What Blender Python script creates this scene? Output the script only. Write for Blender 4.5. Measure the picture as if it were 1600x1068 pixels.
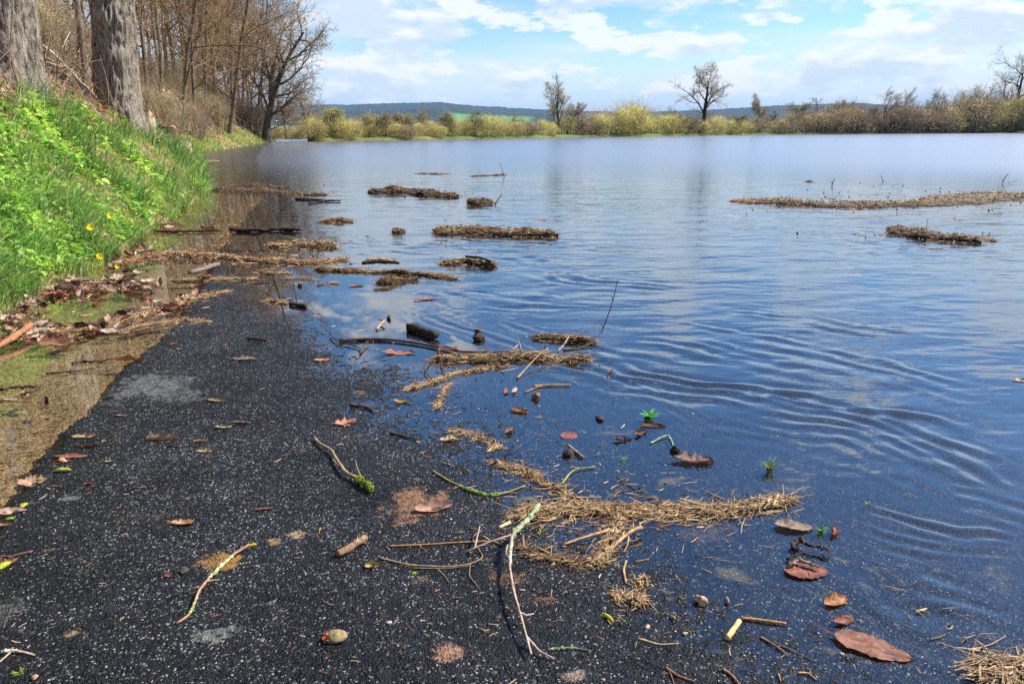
import bpy, math, random
import numpy as np
from mathutils import Vector, Matrix

for o in list(bpy.data.objects):
    bpy.data.objects.remove(o, do_unlink=True)
SC = bpy.context.scene
COL = SC.collection
RNG = np.random.default_rng(7)
random.seed(7)

# ------------------------------------------------------------------ camera
CAM_H = 1.2
FPX = 1164.0                      # focal length in pixels of the 1600 px wide photograph
PITCH = math.radians(16.2)
cam_d = bpy.data.cameras.new('camera')
cam_d.sensor_width = 36.0
cam_d.lens = 36.0 * FPX / 1600.0
cam_d.clip_start = 0.05
cam_d.clip_end = 30000.0
cam = bpy.data.objects.new('camera', cam_d)
COL.objects.link(cam)
cam.location = (0, 0, CAM_H)
cam.rotation_euler = (math.radians(90) - PITCH, 0, 0)
SC.camera = cam

# ------------------------------------------------------------------ sky, sun, exposure
SUN_EL = math.radians(46)
SUN_AZ = math.radians(72)         # clockwise from +Y (the view direction): off to the right, slightly ahead
SUN_DIR = Vector((math.sin(SUN_AZ) * math.cos(SUN_EL), math.cos(SUN_AZ) * math.cos(SUN_EL), math.sin(SUN_EL)))

world = bpy.data.worlds.new("World")
SC.world = world
world.use_nodes = True
wn, wl = world.node_tree.nodes, world.node_tree.links
wn.clear()


def wnode(t, **kw):
    n = wn.new(t)
    for k, v in kw.items():
        setattr(n, k, v)
    return n


def wmath(op, a, b=None, c=None, clamp=False):
    n = wn.new('ShaderNodeMath'); n.operation = op; n.use_clamp = clamp
    for i, v in enumerate((a, b, c)):
        if v is None: continue
        if isinstance(v, (int, float)): n.inputs[i].default_value = v
        else: wl.new(v, n.inputs[i])
    return n.outputs[0]


def wramp(v, a, b):
    n = wn.new('ShaderNodeMapRange'); n.interpolation_type = 'SMOOTHSTEP'
    wl.new(v, n.inputs[0])
    n.inputs[1].default_value = a; n.inputs[2].default_value = b
    return n.outputs[0]


SKY_STRENGTH = 0.110
sky = wnode('ShaderNodeTexSky', sky_type='NISHITA', sun_disc=False)
sky.sun_elevation = SUN_EL
sky.sun_rotation = SUN_AZ
sky.air_density = 1.0
sky.dust_density = 0.3
sky.ozone_density = 2.5
hs = wnode('ShaderNodeHueSaturation')
hs.inputs['Saturation'].default_value = 1.34
hs.inputs['Value'].default_value = 1.0
hs.inputs['Hue'].default_value = 0.504
wl.new(sky.outputs[0], hs.inputs['Color'])
tc = wnode('ShaderNodeTexCoord')
sep = wnode('ShaderNodeSeparateXYZ')
wl.new(tc.outputs['Generated'], sep.inputs[0])
el = sep.outputs[2]


def cloud_noise(dz, scale, detail, seed, zs=3.0):
    mp = wnode('ShaderNodeMapping')
    mp.inputs['Location'].default_value = (seed, seed * 0.37, dz * zs)
    mp.inputs['Scale'].default_value = (1.0, 1.0, zs)
    wl.new(tc.outputs['Generated'], mp.inputs[0])
    n = wnode('ShaderNodeTexNoise')
    n.inputs['Scale'].default_value = scale
    n.inputs['Detail'].default_value = detail
    n.inputs['Roughness'].default_value = 0.55
    wl.new(mp.outputs[0], n.inputs['Vector'])
    return n.outputs[0]


CL_SEED = 51.2
n0 = cloud_noise(0.0, 8.2, 9.0, CL_SEED, 2.7)
n1 = cloud_noise(0.011, 8.2, 6.0, CL_SEED, 2.7)     # the same field a little higher up: tops against undersides
nv = cloud_noise(0.0, 3.0, 6.0, 11.0, 7.0)         # thin veil, longer streaks
low = wramp(el, 0.30, 0.05)                           # more cover towards the horizon
high = wramp(el, 0.22, 0.45)                          # seen from below, the gaps between the clouds open up
thr = wmath('ADD', wmath('SUBTRACT', 0.536, wmath('MULTIPLY', low, 0.085)), wmath('MULTIPLY', high, 0.11))
cum = wmath('SUBTRACT', n0, thr)
small = cloud_noise(0.0, 12.0, 8.0, 23.7, 2.9)            # rows of small cumulus near the horizon
belt = wmath('MULTIPLY', wramp(el, 0.015, 0.05), wramp(el, 0.24, 0.10))
cum2 = wmath('SUBTRACT', wmath('ADD', small, wmath('MULTIPLY', belt, 0.105)), 0.60)
cover = wmath('MULTIPLY', wmath('MAXIMUM', wramp(cum, 0.0, 0.115), wmath('MULTIPLY', wramp(cum2, 0.0, 0.07), 0.85)), 0.95)
veil = wmath('MULTIPLY', wramp(wmath('SUBTRACT', wmath('ADD', nv, wmath('MULTIPLY', low, 0.14)), wmath('MULTIPLY', high, 0.12)), 0.53, 0.76), 0.62)
under = wramp(wmath('SUBTRACT', n1, thr), 0.01, 0.13)
shade = wnode('ShaderNodeMix', data_type='RGBA')
shade.inputs[6].default_value = (6.2, 6.2, 6.2, 1)    # sunlit tops (before the background strength)
shade.inputs[7].default_value = (4.2, 4.9, 5.7, 1)    # greyer undersides
wl.new(under, shade.inputs[0])
base = wnode('ShaderNodeMix', data_type='RGBA')           # pale air towards the horizon
wl.new(wmath('MULTIPLY', wramp(el, 0.125, 0.0), 0.85), base.inputs[0])
tint = wnode('ShaderNodeMix', data_type='RGBA', blend_type='MULTIPLY')
tint.inputs[0].default_value = 1.0
wl.new(hs.outputs[0], tint.inputs[6])
tint.inputs[7].default_value = (0.96, 0.97, 1.0, 1)
wl.new(tint.outputs[2], base.inputs[6])
base.inputs[7].default_value = (3.65, 4.85, 5.9, 1)
mixv = wnode('ShaderNodeMix', data_type='RGBA')
wl.new(veil, mixv.inputs[0])
wl.new(base.outputs[2], mixv.inputs[6])
mixv.inputs[7].default_value = (5.1, 5.6, 6.2, 1)
mixc = wnode('ShaderNodeMix', data_type='RGBA')
wl.new(cover, mixc.inputs[0])
wl.new(mixv.outputs[2], mixc.inputs[6])
wl.new(shade.outputs[2], mixc.inputs[7])
bg = wnode('ShaderNodeBackground')
bg.inputs['Strength'].default_value = SKY_STRENGTH
wl.new(mixc.outputs[2], bg.inputs['Color'])
wo = wnode('ShaderNodeOutputWorld')
wl.new(bg.outputs[0], wo.inputs['Surface'])

sun_d = bpy.data.lights.new('sun', 'SUN')
sun_d.energy = 5.0
sun_d.angle = math.radians(0.53)
sun_d.color = (1.0, 0.95, 0.87)
sun = bpy.data.objects.new('sun', sun_d)
COL.objects.link(sun)
sun.rotation_euler = SUN_DIR.to_track_quat('Z', 'Y').to_euler()
sun.location = SUN_DIR * 40

SC.view_settings.view_transform = 'Standard'
SC.view_settings.look = 'None'
SC.view_settings.gamma = 1.0
SC.view_settings.use_curve_mapping = False
SC.view_settings.exposure = 0.7
SC.render.engine = 'CYCLES'
SC.cycles.max_bounces = 7
SC.cycles.diffuse_bounces = 3
SC.cycles.glossy_bounces = 3
SC.cycles.transparent_max_bounces = 12
SC.cycles.volume_bounces = 0
SC.cycles.sample_clamp_indirect = 6.0
SC.cycles.use_denoising = False
SC.cycles.caustics_reflective = False
SC.cycles.caustics_refractive = False


# ------------------------------------------------------------------ small helpers
def ray(px, py):
    xc = (px - 800.0) / FPX
    yc = (534.0 - py) / FPX
    c, s = math.cos(PITCH), math.sin(PITCH)
    return xc, c + yc * s, -s + yc * c


def ground(px, py, z=0.0):
    """where the sight line of a photograph pixel meets height z; also metres per pixel there"""
    dx, dy, dz = ray(px, py)
    t = (z - CAM_H) / dz
    return dx * t, dy * t, t / FPX


def hash2(ix, iy, seed):
    h = (ix.astype(np.int64) * 374761393 + iy.astype(np.int64) * 668265263 + seed * 1442695041) & 0xFFFFFFFF
    h = ((h ^ (h >> 13)) * 1274126177) & 0xFFFFFFFF
    h = h ^ (h >> 16)
    return (h & 0xFFFFFF) / float(0xFFFFFF)


def vnoise(x, y, seed=0):
    x = np.asarray(x, float); y = np.asarray(y, float)
    ix = np.floor(x); iy = np.floor(y)
    fx = x - ix; fy = y - iy
    fx = fx * fx * (3 - 2 * fx); fy = fy * fy * (3 - 2 * fy)
    a = hash2(ix, iy, seed); b = hash2(ix + 1, iy, seed)
    c = hash2(ix, iy + 1, seed); d = hash2(ix + 1, iy + 1, seed)
    return (a + (b - a) * fx) * (1 - fy) + (c + (d - c) * fx) * fy


def fbm(x, y, seed=0, oct=4, gain=0.5):
    s = 0.0; a = 1.0; t = 0.0
    for k in range(oct):
        s = s + a * vnoise(np.asarray(x) * 2 ** k, np.asarray(y) * 2 ** k, seed + k * 17)
        t += a; a *= gain
    return s / t


def sstep(a, b, x):
    t = np.clip((np.asarray(x, float) - a) / (b - a), 0, 1)
    return t * t * (3 - 2 * t)


def lin(r, g, b):
    f = lambda c: c / 12.92 if c <= 0.04045 else ((c + 0.055) / 1.055) ** 2.4
    return (f(r / 255.0), f(g / 255.0), f(b / 255.0))


def link(o, parent=None):
    COL.objects.link(o)
    if parent is not None:
        o.parent = parent
    return o


def tag(o, label=None, cat=None, group=None, kind=None):
    if label: o['label'] = label
    if cat: o['category'] = cat
    if group: o['group'] = group
    if kind: o['kind'] = kind
    return o


def empty(name, loc, label, cat, group=None, rz=0.0):
    o = bpy.data.objects.new(name, None)
    o.empty_display_size = 0.1
    o.location = loc
    o.rotation_euler = (0, 0, rz)
    link(o)
    return tag(o, label, cat, group)


class MB:
    """collects vertices, faces and a colour per vertex; build() links them as one mesh object"""
    def __init__(s):
        s.V = []; s.F = []; s.C = []; s.n = 0

    def add(s, V, F, col=(0.3, 0.3, 0.3)):
        V = np.asarray(V, float).reshape(-1, 3)
        F = np.asarray(F, int)
        s.V.append(V)
        if len(F): s.F.append(F + s.n)
        C = np.asarray(col, float)
        if C.ndim == 1: C = np.broadcast_to(C[:3], (len(V), 3))
        s.C.append(C)
        s.n += len(V)

    def grid(s, P, col=(0.3, 0.3, 0.3), closed=False):
        """P: (rows, cols, 3)"""
        r, c = P.shape[:2]
        idx = np.arange(r * c).reshape(r, c)
        if closed:
            nx = np.roll(idx, -1, axis=1)
            F = np.stack([idx[:-1], nx[:-1], nx[1:], idx[1:]], -1).reshape(-1, 4)
        else:
            F = np.stack([idx[:-1, :-1], idx[:-1, 1:], idx[1:, 1:], idx[1:, :-1]], -1).reshape(-1, 4)
        col = np.asarray(col, float)
        if col.ndim == 3: col = col.reshape(-1, 3)
        s.add(P.reshape(-1, 3), F, col)

    def tube(s, pts, rad, sides=6, col=(0.3, 0.3, 0.3), cap=True, rough=0.0):
        pts = np.asarray(pts, float); n = len(pts)
        rad = np.broadcast_to(np.asarray(rad, float), (n,))
        d = np.gradient(pts, axis=0)
        d /= np.linalg.norm(d, axis=1, keepdims=True) + 1e-9
        ref = np.array((0.31, 0.17, 0.93)) if abs(d[0, 2]) < 0.9 else np.array((1.0, 0.1, 0.0))
        u = np.cross(d, ref); u /= np.linalg.norm(u, axis=1, keepdims=True) + 1e-9
        w = np.cross(d, u)
        a = np.arange(sides) * 2 * math.pi / sides
        rr = rad[:, None] * np.ones((1, sides))
        if rough: rr = rr * (1 + rough * (RNG.random((n, sides)) - 0.5) * 2)
        P = pts[:, None, :] + rr[..., None] * (np.cos(a)[None, :, None] * u[:, None, :] + np.sin(a)[None, :, None] * w[:, None, :])
        c = np.asarray(col, float)
        if c.ndim == 2: c = np.repeat(c, sides, axis=0)
        base = s.n
        s.grid(P, c, closed=True)
        if cap:
            for row, rev in ((0, True), (n - 1, False)):
                ids = base + row * sides + np.arange(sides)
                if rev: ids = ids[::-1]
                ce = P[row].mean(0)
                cc = c if c.ndim == 1 else c[row * sides]
                k = s.n
                s.V.append(ce[None]); s.C.append(np.asarray(cc, float)[None]); s.n += 1
                s.F.append(np.stack([ids, np.roll(ids, -1), np.full(sides, k), np.full(sides, k)], -1)[:, :3])

    def build(s, name, mat, parent=None, origin=(0, 0, 0), smooth=True, attrs=None, kind=None):
        V = np.concatenate(s.V) - np.asarray(origin, float)
        C = np.concatenate(s.C)
        me = bpy.data.meshes.new(name)
        me.vertices.add(len(V))
        me.vertices.foreach_set('co', V.astype(np.float32).ravel())
        loops = np.concatenate([f.ravel() for f in s.F])
        tot = np.concatenate([np.full(len(f), f.shape[1]) for f in s.F])
        me.loops.add(len(loops))
        me.loops.foreach_set('vertex_index', loops.astype(np.int32))
        me.polygons.add(len(tot))
        me.polygons.foreach_set('loop_start', np.concatenate([[0], np.cumsum(tot)[:-1]]).astype(np.int32))
        me.polygons.foreach_set('loop_total', tot.astype(np.int32))
        me.polygons.foreach_set('use_smooth', np.full(len(tot), smooth))
        me.update(calc_edges=True)
        at = me.attributes.new('col', 'FLOAT_COLOR', 'POINT')
        at.data.foreach_set('color', np.concatenate([C, np.ones((len(C), 1))], 1).astype(np.float32).ravel())
        for k, v in (attrs or {}).items():
            a = me.attributes.new(k, 'FLOAT', 'POINT')
            a.data.foreach_set('value', np.asarray(v, np.float32).ravel())
        me.validate()
        if mat: me.materials.append(mat)
        o = bpy.data.objects.new(name, me)
        link(o, parent)
        if parent is None:
            o.location = origin
        if kind: o['kind'] = kind
        return o


# ------------------------------------------------------------------ materials
def new_mat(name):
    m = bpy.data.materials.new(name)
    m.use_nodes = True
    nt = m.node_tree
    nt.nodes.clear()
    out = nt.nodes.new('ShaderNodeOutputMaterial')
    return m, nt.nodes, nt.links, out


class NT:
    """short-hand for wiring nodes"""
    def __init__(s, nodes, links): s.n, s.l = nodes, links

    def set(s, sock, v):
        if v is None: return
        if hasattr(v, 'node'): s.l.new(v, sock)
        elif isinstance(v, (tuple, list)) and len(v) == 3 and sock.type == 'RGBA': sock.default_value = (*v, 1)
        else: sock.default_value = v

    def math(s, op, a, b=None, c=None, clamp=False):
        n = s.n.new('ShaderNodeMath'); n.operation = op; n.use_clamp = clamp
        for i, v in enumerate((a, b, c)): s.set(n.inputs[i], v) if v is not None else None
        return n.outputs[0]

    def ramp(s, v, a, b, lo=0.0, hi=1.0, smooth=True):
        n = s.n.new('ShaderNodeMapRange')
        if smooth: n.interpolation_type = 'SMOOTHSTEP'
        s.set(n.inputs[0], v)
        n.inputs[1].default_value = a; n.inputs[2].default_value = b
        n.inputs[3].default_value = lo; n.inputs[4].default_value = hi
        return n.outputs[0]

    def mix(s, f, a, b, blend='MIX'):
        n = s.n.new('ShaderNodeMix'); n.data_type = 'RGBA'; n.blend_type = blend
        s.set(n.inputs[0], f); s.set(n.inputs[6], a); s.set(n.inputs[7], b)
        return n.outputs[2]

    def noise(s, vec, scale, detail=3.0, rough=0.5, dist=0.0):
        n = s.n.new('ShaderNodeTexNoise')
        s.set(n.inputs['Vector'], vec)
        n.inputs['Scale'].default_value = scale; n.inputs['Detail'].default_value = detail
        n.inputs['Roughness'].default_value = rough; n.inputs['Distortion'].default_value = dist
        return n.outputs[0]

    def voronoi(s, vec, scale, feature='F1', rnd=1.0):
        n = s.n.new('ShaderNodeTexVoronoi'); n.feature = feature
        s.set(n.inputs['Vector'], vec)
        n.inputs['Scale'].default_value = scale
        if 'Randomness' in n.inputs: n.inputs['Randomness'].default_value = rnd
        return n

    def mapping(s, vec, scale=(1, 1, 1), rot=(0, 0, 0), loc=(0, 0, 0)):
        n = s.n.new('ShaderNodeMapping')
        s.set(n.inputs[0], vec)
        n.inputs['Scale'].default_value = scale; n.inputs['Rotation'].default_value = rot
        n.inputs['Location'].default_value = loc
        return n.outputs[0]

    def attr(s, name, out='Color'):
        n = s.n.new('ShaderNodeAttribute'); n.attribute_name = name
        return n.outputs[out]

    def bump(s, h, dist, strength=1.0, normal=None):
        n = s.n.new('ShaderNodeBump')
        s.set(n.inputs['Height'], h)
        n.inputs['Distance'].default_value = dist; s.set(n.inputs['Strength'], strength)
        s.set(n.inputs['Normal'], normal)
        return n.outputs[0]

    def coord(s, which='Object'):
        n = s.n.new('ShaderNodeTexCoord')
        return n.outputs[which]

    def pos(s):
        return s.n.new('ShaderNodeNewGeometry').outputs['Position']

    def bsdf(s, col, rough=0.6, spec=0.5, normal=None, trans=None):
        n = s.n.new('ShaderNodeBsdfPrincipled')
        s.set(n.inputs['Base Color'], col); s.set(n.inputs['Roughness'], rough)
        s.set(n.inputs['Specular IOR Level'], spec); s.set(n.inputs['Normal'], normal)
        return n.outputs[0]


def veg_mat(name, rough=0.6, spec=0.3, transl=0.0, grain=0.25, gscale=60.0, bump=0.0):
    """plant matter: the colour comes per vertex (each blade, straw or leaf its own), the grain from noise"""
    m, n, l, out = new_mat(name)
    t = NT(n, l)
    c = t.attr('col')
    g = t.noise(t.coord('Object'), gscale, 4.0, 0.6)
    c2 = t.mix(1.0, c, t.ramp(g, 0.25, 0.75, 1 - grain * 1.4, 1 + grain, False), 'MULTIPLY')
    nm = t.bump(g, bump) if bump else None
    if name == 'grass_blade': c2 = t.mix(1.0, c2, (1.34, 1.34, 1.44), 'MULTIPLY')
    if name == 'bush_twigs': c2 = t.mix(1.0, c2, (1.24, 1.27, 1.24), 'MULTIPLY')
    b = t.bsdf(c2, rough, spec, nm)
    if transl:
        tr = n.new('ShaderNodeBsdfTranslucent')
        l.new(c2, tr.inputs[0])
        mx = n.new('ShaderNodeMixShader'); mx.inputs[0].default_value = transl
        l.new(b, mx.inputs[1]); l.new(tr.outputs[0], mx.inputs[2])
        b = mx.outputs[0]
    l.new(b, out.inputs[0])
    return m


M_GRASS = veg_mat('grass_blade', 0.5, 0.35, 0.4, 0.15, 30)
M_STRAW = veg_mat('straw', 0.6, 0.3, 0.1, 0.35, 40)
M_MATTED = veg_mat('matted_debris', 0.85, 0.2, 0.0, 0.8, 45, 0.012)
M_LEAF = veg_mat('dead_leaf', 0.62, 0.28, 0.12, 0.4, 70, 0.0015)
M_TWIG = veg_mat('twig_bark', 0.75, 0.25, 0.0, 0.45, 90, 0.001)
M_FLOWER = veg_mat('flower', 0.6, 0.2, 0.25, 0.15, 100)
M_LICHEN = veg_mat('lichen', 0.9, 0.1, 0.0, 0.35, 200, 0.002)
M_STONE = veg_mat('stone', 0.75, 0.3, 0.0, 0.4, 80, 0.002)
M_CROWN = veg_mat('twig_crown', 0.85, 0.15, 0.0, 0.25, 1.5)
M_BUSH = veg_mat('bush_twigs', 0.85, 0.15, 0.55, 0.3, 1.2)
M_BARKFAR = veg_mat('bark_slim', 0.9, 0.15, 0.0, 0.5, 6.0, 0.02)


def bark_mat():
    m, n, l, out = new_mat('furrowed_bark')
    t = NT(n, l)
    v = t.mapping(t.coord('Object'), (1.25, 1.25, 0.26))
    warp = t.noise(v, 6.0, 3)
    big = t.noise(v, 17.0, 6, 0.65, 0.8)
    fine = t.noise(t.coord('Object'), 60.0, 4, 0.6)
    f = t.ramp(big, 0.32, 0.58)
    c = t.mix(f, lin(54, 45, 37), lin(190, 176, 158))
    c = t.mix(t.ramp(warp, 0.45, 0.75, 0, 0.5), c, lin(138, 128, 108))
    c = t.mix(t.ramp(fine, 0.3, 0.75, 0.0, 0.35), c, lin(88, 80, 70))
    h = t.math('ADD', big, t.math('MULTIPLY', fine, 0.25))
    l.new(t.bsdf(c, 0.9, 0.15, t.bump(h, 0.07)), out.inputs[0])
    return m


M_BARK = bark_mat()


def hill_litter_mat():
    """hillside and verge: last year's leaves and soil above the water, silty gravel below it"""
    m, n, l, out = new_mat('bank_soil')
    t = NT(n, l)
    p = t.pos()
    se = n.new('ShaderNodeSeparateXYZ'); l.new(p, se.inputs[0])
    # litter
    vo = t.voronoi(p, 9.0)
    a = t.noise(p, 1.3, 4, 0.6)
    c = t.mix(t.ramp(a, 0.35, 0.65), lin(96, 76, 56), lin(166, 138, 104))
    c = t.mix(0.45, c, t.mix(t.ramp(vo.outputs['Color'], 0.2, 0.8), lin(92, 66, 44), lin(204, 168, 126)))
    gr = t.noise(p, 0.7, 5, 0.65)
    c = t.mix(t.math('MULTIPLY', t.ramp(gr, 0.5, 0.62), 0.55), c, lin(118, 122, 62))
    # gravel verge below the water line
    gv = t.mapping(p, (60, 85, 60))
    v2 = t.voronoi(gv, 1.0)
    e2 = t.voronoi(gv, 1.0, 'DISTANCE_TO_EDGE')
    bits = t.noise(t.mapping(p, (26, 60, 26)), 1.0, 4, 0.6)
    stones = t.mix(t.ramp(v2.outputs['Color'], 0.1, 0.9), lin(200, 164, 110), lin(244, 214, 156))
    stones = t.mix(t.ramp(bits, 0.55, 0.64), stones, lin(84, 58, 32))
    stones = t.mix(t.ramp(e2.outputs['Distance'], 0.02, 0.16, 0.8, 0.0), stones, lin(70, 50, 28))
    big = t.noise(p, 2.2, 3, 0.6)
    moss = t.ramp(t.noise(p, 1.6, 4, 0.6), 0.54, 0.66)
    stones = t.mix(t.math('MULTIPLY', moss, 0.1), stones, lin(140, 130, 60))
    stones = t.mix(t.ramp(big, 0.35, 0.7, 0.0, 0.35), stones, lin(110, 84, 50))
    k = t.ramp(se.outputs[2], 0.005, 0.05)
    c = t.mix(k, stones, c)
    h = t.math('ADD', t.math('MULTIPLY', t.noise(p, 24.0, 5, 0.65), 1.0), t.math('MULTIPLY', v2.outputs['Distance'], -0.25))
    l.new(t.bsdf(c, 0.85, 0.2, t.bump(h, 0.03)), out.inputs[0])
    return m


M_BANK = hill_litter_mat()


def plain_mat():
    """lake bed and the far meadow"""
    m, n, l, out = new_mat('flood_meadow')
    t = NT(n, l)
    p = t.pos()
    se = n.new('ShaderNodeSeparateXYZ'); l.new(p, se.inputs[0])
    mud = t.mix(t.ramp(t.noise(p, 3.0, 5, 0.6), 0.3, 0.7), lin(70, 60, 50), lin(120, 106, 86))
    gr = t.mix(t.ramp(t.noise(p, 0.5, 5, 0.6), 0.35, 0.65), lin(84, 100, 52), lin(132, 122, 82))
    gr = t.mix(t.ramp(t.noise(p, 0.012, 3, 0.5), 0.42, 0.58), gr, lin(112, 128, 72))
    c = t.mix(t.ramp(se.outputs[2], -0.05, 0.12), mud, gr)
    l.new(t.bsdf(c, 0.9, 0.15, t.bump(t.noise(p, 9.0, 5, 0.65), 0.06)), out.inputs[0])
    return m


M_PLAIN = plain_mat()


def asphalt_mat():
    m, n, l, out = new_mat('worn_asphalt')
    t = NT(n, l)
    p = t.pos()
    pv = t.mapping(p, (1, 1, 0.0))
    v = t.voronoi(pv, 135.0)
    e = t.voronoi(pv, 135.0, 'DISTANCE_TO_EDGE')
    v2 = t.voronoi(pv, 250.0)
    rs = n.new('ShaderNodeSeparateColor'); l.new(v.outputs['Color'], rs.inputs[0])
    rs2 = n.new('ShaderNodeSeparateColor'); l.new(v2.outputs['Color'], rs2.inputs[0])
    cl = t.noise(pv, 1.4, 4, 0.6)
    tar = t.mix(t.ramp(t.noise(pv, 30.0, 4), 0.3, 0.7), (0.004, 0.0044, 0.0055), (0.012, 0.0125, 0.014))
    tar = t.mix(t.math('MULTIPLY', t.ramp(e.outputs['Distance'], 0.02, 0.12), t.math('POWER', rs.outputs[2], 2.2)), tar, lin(44, 45, 48))
    chip = t.mix(t.math('POWER', rs.outputs[1], 1.6), lin(46, 47, 50), lin(140, 139, 137))
    worn = t.ramp(cl, 0.36, 0.66, 0.982, 0.925)                     # more bare chips where the surface is worn
    isch = t.math('MULTIPLY', t.math('GREATER_THAN', rs.outputs[0], worn), t.ramp(e.outputs['Distance'], 0.03, 0.14))
    c = t.mix(isch, tar, chip)
    small = t.math('MULTIPLY', t.math('GREATER_THAN', rs2.outputs[0], t.ramp(cl, 0.36, 0.66, 0.955, 0.885)), 0.85)
    c = t.mix(small, c, t.mix(t.math('POWER', rs2.outputs[1], 2.0), lin(50, 51, 55), lin(176, 174, 170)))
    c = t.mix(1.0, c, t.ramp(t.noise(pv, 3.2, 5, 0.65), 0.32, 0.68, 0.6, 1.55, False), 'MULTIPLY')
    # sediment stains (colour and amount baked per vertex), dusty only on the tops of the grain
    st = t.attr('col'); sa = t.attr('stain', 'Fac')
    grain = t.noise(pv, 170.0, 3, 0.7)
    mid = t.noise(pv, 55.0, 4, 0.7)
    kk = t.math('ADD', sa, t.math('ADD', t.math('MULTIPLY_ADD', grain, 0.9, -0.45), t.math('MULTIPLY_ADD', mid, 1.3, -0.65)))
    k = t.math('MULTIPLY', t.ramp(kk, 0.32, 0.98), t.ramp(sa, 0.0, 0.3, 0.0, 0.8))
    c = t.mix(k, c, st)
    # the grain below the water line is darkened by silt and soaking
    se = n.new('ShaderNodeSeparateXYZ'); l.new(p, se.inputs[0])
    c = t.mix(t.ramp(se.outputs[2], 0.0, -0.025, 0.0, 0.7), c, (0.008, 0.008, 0.008))
    h = t.math('ADD', t.math('MULTIPLY', t.ramp(v.outputs['Distance'], 0.0, 0.6, 1, 0), 0.8), t.math('MULTIPLY', t.ramp(v2.outputs['Distance'], 0.0, 0.6, 1, 0), 0.35))
    h = t.math('ADD', h, t.math('MULTIPLY', t.noise(pv, 380.0, 2), 0.25))
    r = t.math('ADD', t.ramp(t.noise(pv, 2.3, 3), 0.3, 0.7, 0.34, 0.5), t.math('MULTIPLY', k, 0.35))
    l.new(t.bsdf(c, r, 0.2, t.bump(h, 0.005, 1.0)), out.inputs[0])
    return m


M_ASPHALT = asphalt_mat()


def water_mat():
    m, n, l, out = new_mat('flood_water')
    t = NT(n, l)
    p = t.pos()
    amp = t.attr('amp', 'Fac')          # wind and current reach: still in the film over the path, free in the open
    far = t.attr('far', 'Fac')
    turb = t.attr('turbid', 'Fac')
    w1 = t.noise(t.mapping(p, (1.1, 2.6, 1), (0, 0, 0.12)), 1.0, 3, 0.55, 0.3)
    w2 = t.noise(t.mapping(p, (3.2, 7.5, 1), (0, 0, -0.22)), 1.0, 3, 0.5, 0.4)
    w3 = t.noise(t.mapping(p, (10, 24, 1), (0, 0, -0.35)), 1.0, 2, 0.5, 0.6)
    patch = t.ramp(t.noise(p, 0.12, 3, 0.5), 0.3, 0.7, 0.45, 1.25)
    h = t.math('ADD', t.math('MULTIPLY', w1, 0.022), t.math('MULTIPLY', w2, t.math('ADD', 0.0055, t.math('MULTIPLY', far, -0.0010))))
    h = t.math('ADD', h, t.math('MULTIPLY', w3, t.math('MULTIPLY', t.math('SUBTRACT', 1.0, far), 0.0011)))
    h = t.math('MULTIPLY', h, t.math('MULTIPLY', t.math('MULTIPLY', amp, patch), t.math('MULTIPLY_ADD', far, -0.55, 1.0)))
    nm = t.bump(h, 1.0)
    # Schlick reflectance, the same from above and below, so that sunlight reaches the bottom
    geo = n.new('ShaderNodeNewGeometry')
    dt = n.new('ShaderNodeVectorMath'); dt.operation = 'DOT_PRODUCT'
    l.new(nm, dt.inputs[0]); l.new(geo.outputs['Incoming'], dt.inputs[1])
    cosv = t.math('ABSOLUTE', dt.outputs['Value'])
    fr = t.math('MULTIPLY_ADD', t.math('POWER', t.math('SUBTRACT', 1.0, cosv, clamp=True), 2.4), 0.97, 0.03, clamp=True)
    tr = n.new('ShaderNodeBsdfTransparent'); tr.inputs[0].default_value = (0.93, 0.92, 0.88, 1)
    df = n.new('ShaderNodeBsdfDiffuse'); df.inputs[0].default_value = (*lin(56, 54, 48), 1)
    mx = n.new('ShaderNodeMixShader'); l.new(turb, mx.inputs[0])
    l.new(tr.outputs[0], mx.inputs[1]); l.new(df.outputs[0], mx.inputs[2])
    gl = n.new('ShaderNodeBsdfGlossy'); l.new(t.math('MULTIPLY_ADD', far, t.math('MULTIPLY', amp, 0.26), 0.015), gl.inputs['Roughness'])
    l.new(nm, gl.inputs['Normal'])
    m2 = n.new('ShaderNodeMixShader'); l.new(fr, m2.inputs[0])
    l.new(mx.outputs[0], m2.inputs[1]); l.new(gl.outputs[0], m2.inputs[2])
    l.new(m2.outputs[0], out.inputs[0])
    return m


M_WATER = water_mat()

# ------------------------------------------------------------------ shape of the land
# water's edge along the grassy bank (x of the edge for a given y), read off the photograph
_sh = [(-6, -2.7), (0, -2.75)] + [ground(a, b)[1::-1] for a, b in ((0, 492), (62, 458), (186, 398), (243, 356), (300, 318), (325, 300), (322, 280), (306, 255), (318, 238), (375, 229), (430, 221.5))] + [(75, -30), (110, -60), (160, -110)]
_sh = sorted(_sh)
SHY = np.array([a for a, b in _sh]); SHX = np.array([b for a, b in _sh])


def shore_x(y): return np.interp(y, SHY, SHX)


# left and right edge of the asphalt lane
_le = [(-6, -1.0), (0.3, -1.25)] + [ground(a, b)[1::-1] for a, b in ((0, 812), (60, 720), (105, 668), (180, 588), (270, 508), (345, 385))] + [(14, -4.6), (30, -10.0), (60, -19)]
LEY = np.array([a for a, b in _le]); LEX = np.array([b for a, b in _le])
_re = [(-6, 5.2), (1.5, 4.0), (3.6, 2.9), (5.3, 1.4), (8.0, 0.0), (14, -1.6), (30, -7.0), (60, -16)]
REY = np.array([a for a, b in _re]); REX = np.array([b for a, b in _re])


def lane_l(y): return np.interp(y, LEY, LEX) + 0.11 * (fbm(np.asarray(y) * 6.0, 0 * np.asarray(y), 5, 6, 0.66) - 0.5)
def lane_r(y): return np.interp(y, REY, REX)


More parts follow.
